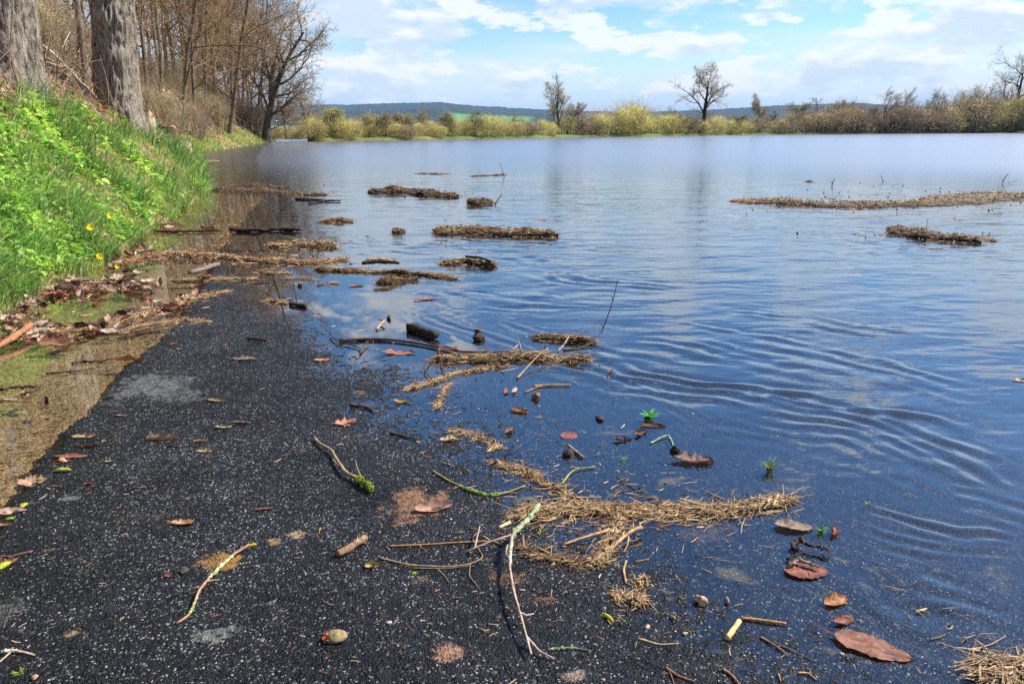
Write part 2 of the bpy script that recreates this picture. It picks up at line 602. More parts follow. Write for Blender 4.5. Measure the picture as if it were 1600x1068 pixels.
WL_A = np.array(ground(1130, 1010)[:2]); WL_B = np.array(ground(430, 478)[:2])
_d = (WL_B - WL_A) / np.linalg.norm(WL_B - WL_A)
WL_N = np.array((_d[1], -_d[0]))


def lane_z(x, y):
    """lane surface without its grain: dips across the diagonal water line"""
    s = (np.asarray(x) - WL_A[0]) * WL_N[0] + (np.asarray(y) - WL_A[1]) * WL_N[1]
    z = -0.0115 * s - np.where(s > 0, 0.0035 * s * s, 0.0)
    z = z + 0.006 * (fbm(np.asarray(x) * 1.7 + 3, np.asarray(y) * 1.7, 31, 3) - 0.5)
    return np.maximum(z, -0.32)


def slope_z(x, y):
    """bank, verge and wooded hillside"""
    x = np.asarray(x, float); y = np.asarray(y, float)
    d = shore_x(y) - x
    n1 = fbm(x * 0.9, y * 0.9, 3, 4) - 0.5
    up = np.where(d < 2.3, 0.98 * d - 0.03 * d * d, 0.98 * 2.3 - 0.16 + 0.78 * (d - 2.3))
    steep = sstep(14, 34, y)
    up = up * (1 - 0.22 * steep)
    z = np.where(d > 0, up + n1 * np.minimum(0.35, 0.25 * np.maximum(d, 0)) * 1.2, -0.055 + 0.02 * n1)
    z = np.where((d > -0.25) & (d <= 0), -0.055 + (d + 0.25) / 0.25 * 0.055 + 0.02 * n1, z)
    return z


def surf_z(x, y):
    """what a loose thing lies on: lane, verge or the water over them"""
    inl = (lane_l(y) < x) & (x < lane_r(y))
    return float(np.maximum(0.0, np.where(inl, lane_z(x, y), slope_z(x, y) if x < lane_l(y) else -0.3)))


def on_surf(px, py, lift=0.0):
    z = 0.0
    for _ in range(4):
        x, y, m = ground(px, py, z)
        z = surf_z(x, y) + lift
    return np.array((x, y, z)), m


# far shore: distance from the camera for each direction
_fs = [(-900, 150), (300, 92), (430, 60), (500, 60.5), (600, 63)] + [(px, math.hypot(*ground(px, py)[:2])) for px, py in ((700, 218.3), (850, 215.6), (1000, 213.2), (1150, 211.2), (1300, 209.6), (1450, 208.6), (1600, 207.6))] + [(2200, 118), (4000, 60)]
FSA = np.array([math.atan2(ray(px, 205)[0], ray(px, 205)[1]) for px, r in _fs]); FSR = np.array([r for px, r in _fs])


def far_r(az): return np.interp(az, FSA, FSR)


def plain_z(x, y):
    r = np.hypot(x, y); az = np.arctan2(x, y)
    R = far_r(az) + 1.6 * (fbm(az * 60, 0 * az, 9, 3) - 0.5)
    z = -0.55 + 0.85 * sstep(-3.0, 0.9, r - R) + 0.5 * sstep(4, 60, r - R)
    front = np.abs(az) < math.radians(70)
    near = np.where(r < 12, -0.25, 0.0)
    z = np.where(front, z, -0.75) + 0 * near
    return z


# ------------------------------------------------------------------ large structure
def build_plain():
    r = np.concatenate([np.geomspace(0.6, 40, 50), np.linspace(41, 135, 190), np.geomspace(137, 9000, 46)])
    a = np.concatenate([np.linspace(-math.pi, -0.75, 18)[:-1], np.linspace(-0.75, 0.75, 260), np.linspace(0.75, math.pi, 18)[1:]])
    A, R = np.meshgrid(a, r)
    X, Y = R * np.sin(A), R * np.cos(A)
    Z = plain_z(X, Y)
    # under the bank, hill and lane sheets the plain stays well below them
    Z = np.where((X < lane_r(Y)) & (Y < 70) & (Y > -8), np.minimum(Z, -0.75), Z)
    Z = np.where((X < shore_x(Y) + 3) & (Y < 160), np.minimum(Z, -0.75), Z)
    mb = MB(); mb.grid(np.stack([X, Y, Z], -1))
    return tag(mb.build('ground', M_PLAIN), kind='structure')


def build_bank():
    y = np.concatenate([np.linspace(-7, 0, 20)[:-1], np.geomspace(0.8, 150.8, 460) - 0.78])
    t = np.concatenate([np.linspace(0, 1, 60)[:-1], 1 + np.geomspace(0.008, 1, 80)])
    Y, T = np.meshgrid(y, t, indexing='ij')
    L = np.minimum(lane_l(Y), shore_x(Y) + 40) + 0.02
    S = shore_x(Y)
    X = np.where(T <= 1, L + (S - L) * T, S - (T - 1) ** 1.0 * 95)
    Z = slope_z(X, Y)
    Z = Z + np.where(T < 1, 0.012 * (fbm(X * 14, Y * 14, 41, 3) - 0.5), 0.05 * (fbm(X * 5, Y * 5, 43, 3) - 0.5))
    mb = MB(); mb.grid(np.stack([X, Y, Z], -1)[:, ::-1])
    return tag(mb.build('slope', M_BANK), kind='structure')


STAINS = [  # px, py, half width px, half height px, colour, strength
    (650, 788, 62, 34, lin(150, 112, 82), 1.0), (345, 880, 46, 20, lin(168, 124, 66), 1.0), (700, 1023, 40, 20, lin(176, 132, 104), 0.9),
    (462, 838, 22, 9, lin(176, 148, 112), 0.9), (428, 850, 14, 7, lin(166, 134, 96), 0.8), (240, 606, 92, 34, lin(128, 128, 126), 0.75),
    (285, 622, 60, 20, lin(140, 138, 132), 0.6), (335, 1000, 52, 20, lin(140, 140, 134), 0.8), (20, 955, 50, 36, lin(126, 126, 122), 0.6),
    (115, 997, 18, 10, lin(166, 138, 100), 0.8), (112, 784, 20, 6, lin(130, 130, 130), 0.9), (220, 812, 60, 14, lin(96, 84, 66), 0.6),
    (895, 1056, 40, 16, lin(168, 146, 126), 0.8), (850, 938, 24, 8, lin(150, 108, 74), 0.8), (790, 905, 50, 16, lin(120, 88, 64), 0.8),
    (660, 908, 20, 8, lin(140, 108, 80), 0.7), (1110, 830, 66, 26, lin(120, 100, 78), 0.7), (85, 866, 24, 6, lin(110, 96, 74), 0.6),
    (318, 706, 18, 7, lin(120, 98, 70), 0.7), (208, 750, 16, 5, lin(116, 106, 78), 0.7), (596, 795, 14, 6, lin(140, 110, 80), 0.8),
    (500, 700, 20, 5, lin(120, 104, 80), 0.6), (470, 706, 14, 6, lin(126, 104, 78), 0.6), (562, 614, 14, 6, lin(150, 124, 92), 0.7),
    (420, 950, 18, 6, lin(120, 112, 96), 0.5), (130, 900, 60, 14, lin(110, 108, 102), 0.4), (1380, 870, 60, 30, lin(90, 84, 74), 0.4),
    (540, 680, 40, 8, lin(110, 92, 70), 0.45), (520, 1030, 26, 10, lin(150, 116, 92), 0.5), (180, 690, 26, 8, lin(96, 84, 64), 0.5),
]


def build_lane():
    yy = [0.55]
    while yy[-1] < 15: yy.append(yy[-1] + 0.0014 + 0.0031 * yy[-1] * (1 if yy[-1] < 6 else 3))
    y = np.concatenate([[-7, -3, -1, 0.0], yy, np.linspace(15.6, 60, 40)])
    t = np.concatenate([[0, 0.0015], np.linspace(0.004, 0.62, 360), np.linspace(0.62, 0.985, 110)[1:], [1.0, 1.004]])
    Y, T = np.meshgrid(y, t, indexing='ij')
    L, R = lane_l(Y), lane_r(Y)
    X = L + (R - L) * T
    Z = lane_z(X, Y)
    near = (1 - sstep(5, 9, Y)) * (Y > 0.4)
    g1 = vnoise(X / 0.013, Y / 0.013, 71) - 0.5
    g2 = vnoise(X / 0.028, Y / 0.028, 72) - 0.5
    Z = Z + near * (0.0048 * g1 + 0.0030 * g2)
    edge = np.minimum(T, 1 - T)
    Z = np.where(T <= 0.0, -0.25, np.where(T > 1.0, -0.6, Z))
    Z = Z - 0.02 * (1 - sstep(0.0, 0.012, T)) * (T > 0) - 0.03 * (1 - sstep(0.0, 0.02, 1 - T)) * (T <= 1)
    colr = np.zeros(X.shape + (3,)); amt = np.zeros(X.shape)
    for px, py, hw, hh, c, k in STAINS:
        x0, y0, m = ground(px, py)
        ay = abs(ground(px, py - hh)[1] - ground(px, py + hh)[1]) / 2
        q = np.sqrt(((X - x0) / (hw * m)) ** 2 + ((Y - y0) / ay) ** 2)
        sel = q < 2
        if not sel.any(): continue
        q = q[sel] + 1.5 * (fbm(X[sel] * 19 + 0.6 * Y[sel], Y[sel] * 23, int(px), 5, 0.75) - 0.5)
        a = k * (1 - sstep(0.35, 1.15, q)) * (0.6 + 0.55 * vnoise(X[sel] / 0.012, Y[sel] / 0.012, 5))
        A = amt[sel]
        colr[sel] = (colr[sel] * A[:, None] + np.array(c) * a[:, None]) / np.maximum(A + a, 1e-6)[:, None]
        amt[sel] = np.maximum(A, a)
    mb = MB(); mb.grid(np.stack([X, Y, Z], -1), colr)
    return tag(mb.build('path', M_ASPHALT, attrs={'stain': amt}), kind='structure')


def poly_dist(X, Y, P):
    """signed distance to a polyline and position 0..1 along it"""
    best = np.full(X.shape, 1e9); sg = np.zeros(X.shape); al = np.zeros(X.shape)
    P = np.asarray(P)
    seg = np.linalg.norm(np.diff(P, axis=0), axis=1); cum = np.concatenate([[0], np.cumsum(seg)]); tot = cum[-1]
    for i in range(len(P) - 1):
        a, b = P[i], P[i + 1]; d = b - a; L2 = d @ d
        t = np.clip(((X - a[0]) * d[0] + (Y - a[1]) * d[1]) / L2, 0, 1)
        ex, ey = X - (a[0] + t * d[0]), Y - (a[1] + t * d[1])
        dd = np.hypot(ex, ey)
        k = dd < best
        best = np.where(k, dd, best)
        sg = np.where(k, np.sign(d[0] * ey - d[1] * ex), sg)
        al = np.where(k, (cum[i] + t * seg[i]) / tot, al)
    return best * sg, al


def smooth_poly(P, n=40):
    P = np.asarray(P, float)
    t = np.linspace(0, 1, len(P)); tt = np.linspace(0, 1, n)
    Q = np.stack([np.interp(tt, t, P[:, k]) for k in range(P.shape[1])], 1)
    for _ in range(3):
        Q[1:-1] = (Q[:-2] + 2 * Q[1:-1] + Q[2:]) / 4
    return Q


WAKES = [  # crest lines in the flood water (photograph pixels), wave length m, number of crests to the near side, height m
    ([(640, 478), (720, 505), (800, 540), (880, 566), (960, 590)], 0.085, 3, 0.0026),
    ([(770, 486), (820, 512), (880, 530)], 0.09, 2, 0.0022),
    ([(890, 548), (960, 562), (1010, 580), (1080, 592), (1200, 603), (1320, 618), (1460, 650), (1600, 690)], 0.15, 4, 0.0060),
    ([(940, 560), (1010, 585), (1080, 625), (1150, 660), (1260, 690)], 0.06, 6, 0.0013),
    ([(1130, 606), (1250, 625), (1360, 640), (1480, 680), (1600, 735)], 0.11, 6, 0.0040),
    ([(1250, 660), (1400, 690), (1520, 730), (1640, 790)], 0.12, 4, 0.0032),
    ([(1355, 789), (1420, 808), (1500, 832), (1600, 836)], 0.07, 2, 0.0028),
    ([(1300, 800), (1380, 835), (1450, 848), (1620, 858)], 0.06, 4, 0.0016),
    ([(1330, 850), (1400, 890), (1470, 940), (1560, 1000)], 0.16, 2, 0.0020),
    ([(870, 415), (930, 436), (1000, 441), (1080, 446)], 0.19, 3, 0.0060),
    ([(820, 395), (900, 418), (980, 425), (1100, 424)], 0.22, 3, 0.0040),
    ([(700, 440), (800, 462), (900, 470), (1000, 476)], 0.17, 4, 0.0035),
    ([(1140, 482), (1250, 495), (1370, 510), (1500, 530)], 0.2, 3, 0.0048),
    ([(1000, 500), (1120, 512), (1260, 540), (1420, 575), (1600, 615)], 0.19, 5, 0.0036),
    ([(950, 520), (1080, 535), (1200, 560), (1380, 600)], 0.15, 4, 0.0034),
    ([(560, 372), (640, 385), (720, 393), (800, 400)], 0.25, 3, 0.004),
    ([(430, 355), (520, 362), (600, 372)], 0.24, 3, 0.003),
    ([(680, 372), (800, 385), (900, 380), (960, 376)], 0.3, 3, 0.005),
    ([(1370, 358), (1420, 385), (1500, 395), (1600, 390)], 0.3, 3, 0.005),
    ([(720, 322), (790, 326), (860, 326)], 0.4, 2, 0.004),
    ([(1420, 900), (1500, 930), (1600, 960)], 0.1, 4, 0.0018),
    ([(1480, 760), (1560, 775), (1640, 800)], 0.09, 5, 0.0022),
]


def build_water():
    r = [0.62]
    while r[-1] < 190:
        r.append(r[-1] * (1.0062 if r[-1] < 14 else 1.02))
    r = np.array(r)
    a = np.concatenate([np.linspace(-1.35, -0.66, 40)[:-1], np.linspace(-0.66, 0.66, 330), np.linspace(0.66, 2.2, 50)[1:]])
    A, R = np.meshgrid(a, r)
    X, Y = R * np.sin(A), R * np.cos(A)
    inl = (X > lane_l(Y)) & (X < lane_r(Y))
    dep_l = -lane_z(X, Y)
    dep_s = -slope_z(X, Y)
    left = X <= lane_l(Y)
    off = np.maximum(X - lane_r(Y), 0)
    depth = np.where(inl, dep_l, np.where(left, dep_s, 0.22 + 0.3 * sstep(0, 4, off)))
    depth = np.maximum(depth, 0)
    s = (X - WL_A[0]) * WL_N[0] + (Y - WL_A[1]) * WL_N[1]
    open_ = sstep(0.0, 1.1, s) * np.where(left, 0.0, 1.0)
    calm = np.where(left, np.clip(0.05 + 0.03 * (Y - 8), 0.05, 0.6), 0)
    amp = np.clip(np.maximum(open_ * sstep(0.002, 0.035, depth), calm), 0, 1)
    # still pocket behind the debris line, by the lane's left edge
    px0 = np.where(Y > 0.5, X / np.maximum(Y, 0.5), 9)
    amp = amp * (0.25 + 0.75 * sstep(-0.30, -0.02, px0 + 0.02 * (Y - 6)))
    amp = np.where(Y > 14, np.maximum(amp, 0.75), amp)
    Z = np.zeros(X.shape)
    near = R < 26
    for pts, lam, nc, h in WAKES:
        P = smooth_poly([ground(*q)[:2] for q in pts])
        reach = lam * (nc + 2)
        sel = near & (X > P[:, 0].min() - reach) & (X < P[:, 0].max() + reach) & (Y > P[:, 1].min() - reach) & (Y < P[:, 1].max() + reach)
        d, al = poly_dist(X[sel], Y[sel], P)
        wob = 0.9 * lam * (fbm(X[sel] * 2.2, Y[sel] * 2.2, int(pts[0][0]), 3) - 0.5) * 2 + 0.5 * lam * (fbm(X[sel] * 7, Y[sel] * 9, int(pts[0][0]) + 1, 2) - 0.5)
        d = -(d + wob)            # positive towards the near side
        env = np.exp(-np.maximum(-d, 0) ** 2 / (0.6 * lam) ** 2) * np.exp(-(np.maximum(d, 0) / (nc * lam * 0.6)) ** 2)
        fade = sstep(0.0, 0.12, al) * (1 - sstep(0.7, 1.0, al))
        mod = 1.6 * sstep(0.28, 0.7, fbm(X[sel] * 3.0, Y[sel] * 5.0, int(pts[-1][0]) + 3, 3))
        Z[sel] += 0.95 * h * env * fade * mod * np.cos(2 * math.pi * d / lam)
    # choppy small waves running with the current
    ca, sa = math.cos(-0.35), math.sin(-0.35)
    U, V = X * ca - Y * sa, X * sa + Y * ca
    chop = 0.010 * (fbm(U * 1.6, V * 5.0, 101, 3) - 0.5) + 0.002 * (fbm(U * 5, V * 14, 105, 2) - 0.5)
    Z += np.where(near, chop * amp * (1 - sstep(16, 26, R)), 0)
    far = sstep(6, 30, R)
    turb = 1 - np.exp(-depth * 2.6)
    turb = np.where(R > 15, np.maximum(turb, 0.62), turb)
    mb = MB(); mb.grid(np.stack([X, Y, Z], -1))
    return tag(mb.build('water', M_WATER, attrs={'amp': amp, 'far': far, 'turbid': turb}), kind='structure')


def hill_mat():
    m, n, l, out = new_mat('hill_cover')
    t = NT(n, l)
    p = t.pos()
    w = t.noise(t.mapping(p, (1, 1, 2.5)), 0.055, 5, 0.6)
    c = t.mix(t.ramp(w, 0.35, 0.65), lin(24, 42, 30), lin(58, 66, 50))
    c = t.mix(t.attr('field', 'Fac'), c, t.mix(t.ramp(t.noise(p, 0.006, 2), 0.4, 0.6), lin(84, 150, 66), lin(120, 160, 90)))
    l.new(t.bsdf(c, 0.95, 0.1), out.inputs[0])
    return m


def build_hills():
    az = np.linspace(-0.62, 0.85, 1100)
    px = 800 + FPX * np.tan(az) * 1.03
    mh = hill_mat()

    def ridge(name, r0, r1, px_pts, py_pts, rows, lump, field=None, seed=0):
        top = np.interp(px, px_pts, py_pts)
        e = (197.0 - top) / FPX * 1.02
        T = np.linspace(0, 1, rows)
        A, TT = np.meshgrid(az, T)
        R = r0 + (r1 - r0) * TT
        ztop = CAM_H + e * r1
        prof = np.sin(np.minimum(TT * 1.0, 1) * math.pi / 2) ** 1.3
        Z = 0.6 + np.maximum(ztop, 0.6)[None] * prof
        X, Y = R * np.sin(A), R * np.cos(A)
        f = np.zeros(X.shape)
        if field is not None:
            PX = np.broadcast_to(px, X.shape)
            for (fa, fb, ta, tb) in field:
                f = np.maximum(f, sstep(fa, fa + 18, PX) * (1 - sstep(fb - 18, fb, PX)) * sstep(ta, ta + 0.05, TT) * (1 - sstep(tb - 0.05, tb, TT)))
        bumps = fbm(X / 11.0, Y / 26.0, seed, 3) * lump + fbm(X / 90.0, Y / 90.0, seed + 3, 3) * lump * 0.8
        Z = Z + bumps * sstep(0.0, 0.1, TT) * (1 - f)
        # back side falls away
        back = np.stack([X[-1] * 1.03, Y[-1] * 1.03, np.full(X.shape[1], -0.7)], -1)[None]
        front = np.stack([X[0] * 0.995, Y[0] * 0.995, np.full(X.shape[1], -0.7)], -1)[None]
        P = np.concatenate([front, np.stack([X, Y, Z], -1), back])
        f = np.concatenate([np.zeros((1, X.shape[1])), f, np.zeros((1, X.shape[1]))])
        mb = MB(); mb.grid(P)
        return tag(mb.build(name, mh, attrs={'field': f}), kind='structure')

    ridge('hills', 2500, 3000, (0, 380, 480, 560, 640, 690, 740, 800, 850, 1000, 1130, 1200, 1330, 1500, 1700), (178, 176, 172, 171, 169, 168, 172, 175, 178, 182, 178, 174, 172, 180, 190), 26, 7.0, None, 3)
    ridge('hills', 1500, 1900, (0, 400, 500, 600, 680, 720, 770, 840, 900, 980, 1100, 1700), (186, 184, 182, 180, 178, 181, 184, 186, 187, 189, 190, 194), 24, 4.5, [(700, 840, 0.1, 0.72)], 8)


def build_haze():
    m, n, l, out = new_mat('haze_air')
    pv = n.new('ShaderNodeVolumePrincipled')
    pv.inputs['Color'].default_value = (0.42, 0.66, 1.0, 1)
    pv.inputs['Density'].default_value = 0.00013
    pv.inputs['Anisotropy'].default_value = 0.0
    l.new(pv.outputs[0], out.inputs['Volume'])
    B = 9600.0; z0, z1 = -1.8, 150.0
    mb = MB()
    V = [(x, y, z) for z in (z0, z1) for x, y in ((-B, -B), (B, -B), (B, B), (-B, B))]
    mb.add(V, [(0, 3, 2, 1), (4, 5, 6, 7), (0, 1, 5, 4), (1, 2, 6, 5), (2, 3, 7, 6), (3, 0, 4, 7)])
    return tag(mb.build('haze', m, smooth=False), kind='stuff')


build_plain()
build_bank()
build_lane()
build_water()
build_hills()
build_haze()


# ------------------------------------------------------------------ trees
class Tree:
    """grows a bare tree: trunk (level 0) and limbs into one mesh builder, twigs into another"""
    def __init__(s, seed):
        s.r = np.random.default_rng(seed)
        s.trunk, s.crown = MB(), MB()

    def branch(s, p, d, L, r0, lvl, P):
        R = s.r
        n = P['seg'][lvl]
        pts = [np.array(p, float)]
        d = np.array(d, float); d /= np.linalg.norm(d)
        dirs = [d]
        for k in range(n):
            d = d + R.normal(0, P['wob'][lvl], 3) + np.array((0, 0, P['up'][lvl]))
            if lvl == 0 and 'lean' in P: d = d + np.array(P['lean']) / n
            d /= np.linalg.norm(d)
            pts.append(pts[-1] + d * L / n); dirs.append(d)
        pts = np.array(pts)
        tt = np.linspace(0, 1, n + 1)
        rad = r0 * (1 - tt * P['taper'][lvl]) + 0.0008
        if lvl == 0 and P.get('flare'):
            rad = rad * (1 + P['flare'] * np.exp(-tt * L / (r0 * 2.2)))
        sides = P['sides'][lvl]
        c0 = np.array(P['col'][min(lvl, len(P['col']) - 1)])
        c = c0 * (0.8 + 0.4 * R.random())
        (s.trunk if lvl == 0 else s.crown).tube(pts, rad, sides, c, cap=False)
        if lvl + 1 < len(P['seg']):
            m = P['num'][lvl]
            m = max(1, int(round(m * (0.75 + 0.5 * R.random()))))
            t0 = P['first'][lvl]
            ph = R.random() * 6.28
            for k in range(m):
                t = t0 + (1 - t0) * (k + 0.7 * R.random()) / m
                t = min(t, 0.995)
                i = min(int(t * n), n - 1); f = t * n - i
                q = pts[i] * (1 - f) + pts[i + 1] * f
                dd = dirs[i]
                ph += 2.4 + R.normal(0, 0.5)
                ref = np.array((0, 0, 1.0)) if abs(dd[2]) < 0.9 else np.array((1.0, 0, 0))
                u = np.cross(dd, ref); u /= np.linalg.norm(u); w = np.cross(dd, u)
                an = math.radians(P['ang'][lvl] * (0.7 + 0.6 * R.random()))
                nd = dd * math.cos(an) + (u * math.cos(ph) + w * math.sin(ph)) * math.sin(an)
                if 'side' in P and lvl == 0: nd = nd + np.array(P['side'])
                LL = L * P['ratio'][lvl] * (1 - P['short'][lvl] * t) * (0.7 + 0.6 * R.random())
                rr = min(rad[min(i + 1, n)] * 0.75, r0 * P['rr'][lvl] * (1 - 0.5 * t) * (0.8 + 0.4 * R.random()))
                s.branch(q, nd, LL, max(rr, P['rmin']), lvl + 1, P)
        if P.get('buds') and lvl >= len(P['seg']) - 2:
            nb = P['buds']
            q = pts[R.integers(1, n + 1, nb)] + R.normal(0, P['budspread'], (nb, 3))
            flakes(s.crown, q, P['budsize'], np.array(P['budcol']), R)


def flakes(mb, q, size, cols, R):
    """small leaf-sized faces, each its own colour and tilt"""
    n = len(q)
    u = R.normal(0, 1, (n, 3)); u /= np.linalg.norm(u, axis=1, keepdims=True)
    v = R.normal(0, 1, (n, 3)); v -= u * (u * v).sum(1, keepdims=True); v /= np.linalg.norm(v, axis=1, keepdims=True)
    sz = size * (0.6 + 0.8 * R.random((n, 1)))
    V = np.stack([q - u * sz, q + v * sz * 0.5, q + u * sz, q - v * sz * 0.5], 1)
    cols = np.atleast_2d(cols)
    c = cols[R.integers(0, len(cols), n)] * (0.75 + 0.5 * R.random((n, 1)))
    F = np.arange(n * 4).reshape(n, 4)
    mb.add(V.reshape(-1, 3), F, np.repeat(c, 4, axis=0))


BROWN = [lin(122, 108, 92), lin(124, 106, 84), lin(140, 118, 90), lin(164, 136, 100), lin(178, 148, 110)]
FOREST = dict(seg=(10, 5, 4, 3, 2), wob=(0.05, 0.14, 0.18, 0.22, 0.25), up=(0.03, 0.06, 0.05, 0.03, 0.0), taper=(0.75, 0.85, 0.85, 0.8, 0.7),
              sides=(9, 5, 4, 3, 3), num=(17, 8, 6, 5), first=(0.12, 0.2, 0.15, 0.15), ang=(62, 46, 44, 42), ratio=(0.42, 0.5, 0.5, 0.45), short=(0.45, 0.4, 0.3, 0.3),
              rr=(0.42, 0.5, 0.5, 0.55), rmin=0.005, col=BROWN, flare=0.5)


def two_part_tree(name, seed, P, h, r0, label, cat, group=None, bark=None, crownmat=None):
    t = Tree(seed)
    t.branch((0, 0, 0), (0, 0, 1), h, r0, 0, P)
    root = empty(name, (0, 0, 0), label, cat, group)
    t.trunk.build('trunk', bark or M_BARKFAR, root)
    t.crown.build('crown', crownmat or M_CROWN, root)
    return root


def copy_tree(root):
    c = root.copy(); COL.objects.link(c)
    for ch in root.children:
        k = ch.copy(); COL.objects.link(k); k.parent = c
        for g in ch.children:
            q = g.copy(); COL.objects.link(q); q.parent = k
    return c


def at_px(px, Y):
    """a point of the land at forward distance Y in the direction of photograph column px"""
    X = ray(px, 190)[0] * Y / 1.04
    return X, Y


def land_z(x, y):
    return float(slope_z(x, y)) if x < shore_x(y) + 0.3 else float(plain_z(x, y))


def big_trunk(name, px, Y, r, lean, label, seed, h=5.7, burr=None):
    x, y = at_px(px, Y); z = land_z(x, y) - 0.75
    root = empty(name, (x, y, z), label, 'tree')
    nz, na = 150, 150
    zz = np.linspace(0, h, nz); aa = np.linspace(0, 2 * math.pi, na, endpoint=False)
    Zg, Ag = np.meshgrid(zz, aa, indexing='ij')
    flare = 1 + 0.30 * np.exp(-np.maximum(Zg - 0.5, 0) / 0.42) * (1 + 0.35 * np.sin(Ag * 5 + seed)) + 0.05 * np.sin(Ag * 3 + Zg * 0.8 + seed)
    U = Ag / (2 * math.pi)

    def per(fu, fz, sd, o=3):
        a = fbm(U * fu, Zg * fz, sd, o); b = fbm((U - 1) * fu, Zg * fz, sd, o)
        w = sstep(0.85, 1.0, U); return a * (1 - w) + b * w
    wob = per(5, 1.5, seed + 5) * 0.06
    ridg = 1 - np.abs(per(40, 4.2, seed, 3) * 2 - 1) * 1.3
    rr = r * flare * (1 - 0.04 * Zg) * (1 + wob) + 0.062 * (ridg - 0.6)
    if burr:
        for ba, bz, bs, bh in burr:
            dz = (Zg - bz) / bs; da = np.angle(np.exp(1j * (Ag - ba))) * r / bs
            rr = rr + bh * np.exp(-(dz ** 2 * 2.2 + da ** 2))
    cx = lean[0] * Zg + 0.03 * np.sin(Zg * 0.9 + seed); cy = lean[1] * Zg
    P = np.stack([cx + rr * np.cos(Ag), cy + rr * np.sin(Ag), Zg], -1)
    mb = MB(); mb.grid(P, closed=True)
    mb.build('trunk', M_BARK, root)
    t = Tree(seed)
    PP = dict(FOREST); PP['first'] = (0.0, 0.15, 0.15, 0.15); PP['num'] = (9, 6, 5, 3); PP['flare'] = 0
    t.branch((lean[0] * h, lean[1] * h, h - 0.3), (lean[0], lean[1], 1), 9.0, r * 0.8, 0, PP)
    t.trunk.build('bole', M_BARKFAR, root)
    t.crown.build('crown', M_CROWN, root)
    return root


big_trunk('oak_tree', 12, 10.0, 0.36, (0.13, 0.0), 'thick grey oak trunk with furrowed bark above the leafy bank, partly cut off', 11)
big_trunk('oak_tree', 186, 14.2, 0.36, (0.07, 0.0), 'stout leaning oak trunk with one flank in deep shade, at the crest of the grass', 23, burr=[(-1.2, 2.3, 0.28, 0.06), (-1.0, 1.7, 0.2, 0.05), (-1.4, 2.9, 0.2, 0.05)])

F_VAR = []
for k in range(5):
    P = dict(FOREST)
    if k in (1, 3):
        P['buds'] = 2; P['budspread'] = 0.12; P['budsize'] = 0.035; P['budcol'] = [lin(150, 122, 66), lin(166, 138, 74), lin(130, 108, 62)]
    if k == 4:
        P['num'] = (9, 6, 5, 4); P['first'] = (0.35, 0.2, 0.15, 0.15)
    F_VAR.append((two_part_tree('bare_tree', 100 + k, P, 13.0, 0.115, 'placeholder text', 'tree', 'bare trees of the wooded bank'), [False]))

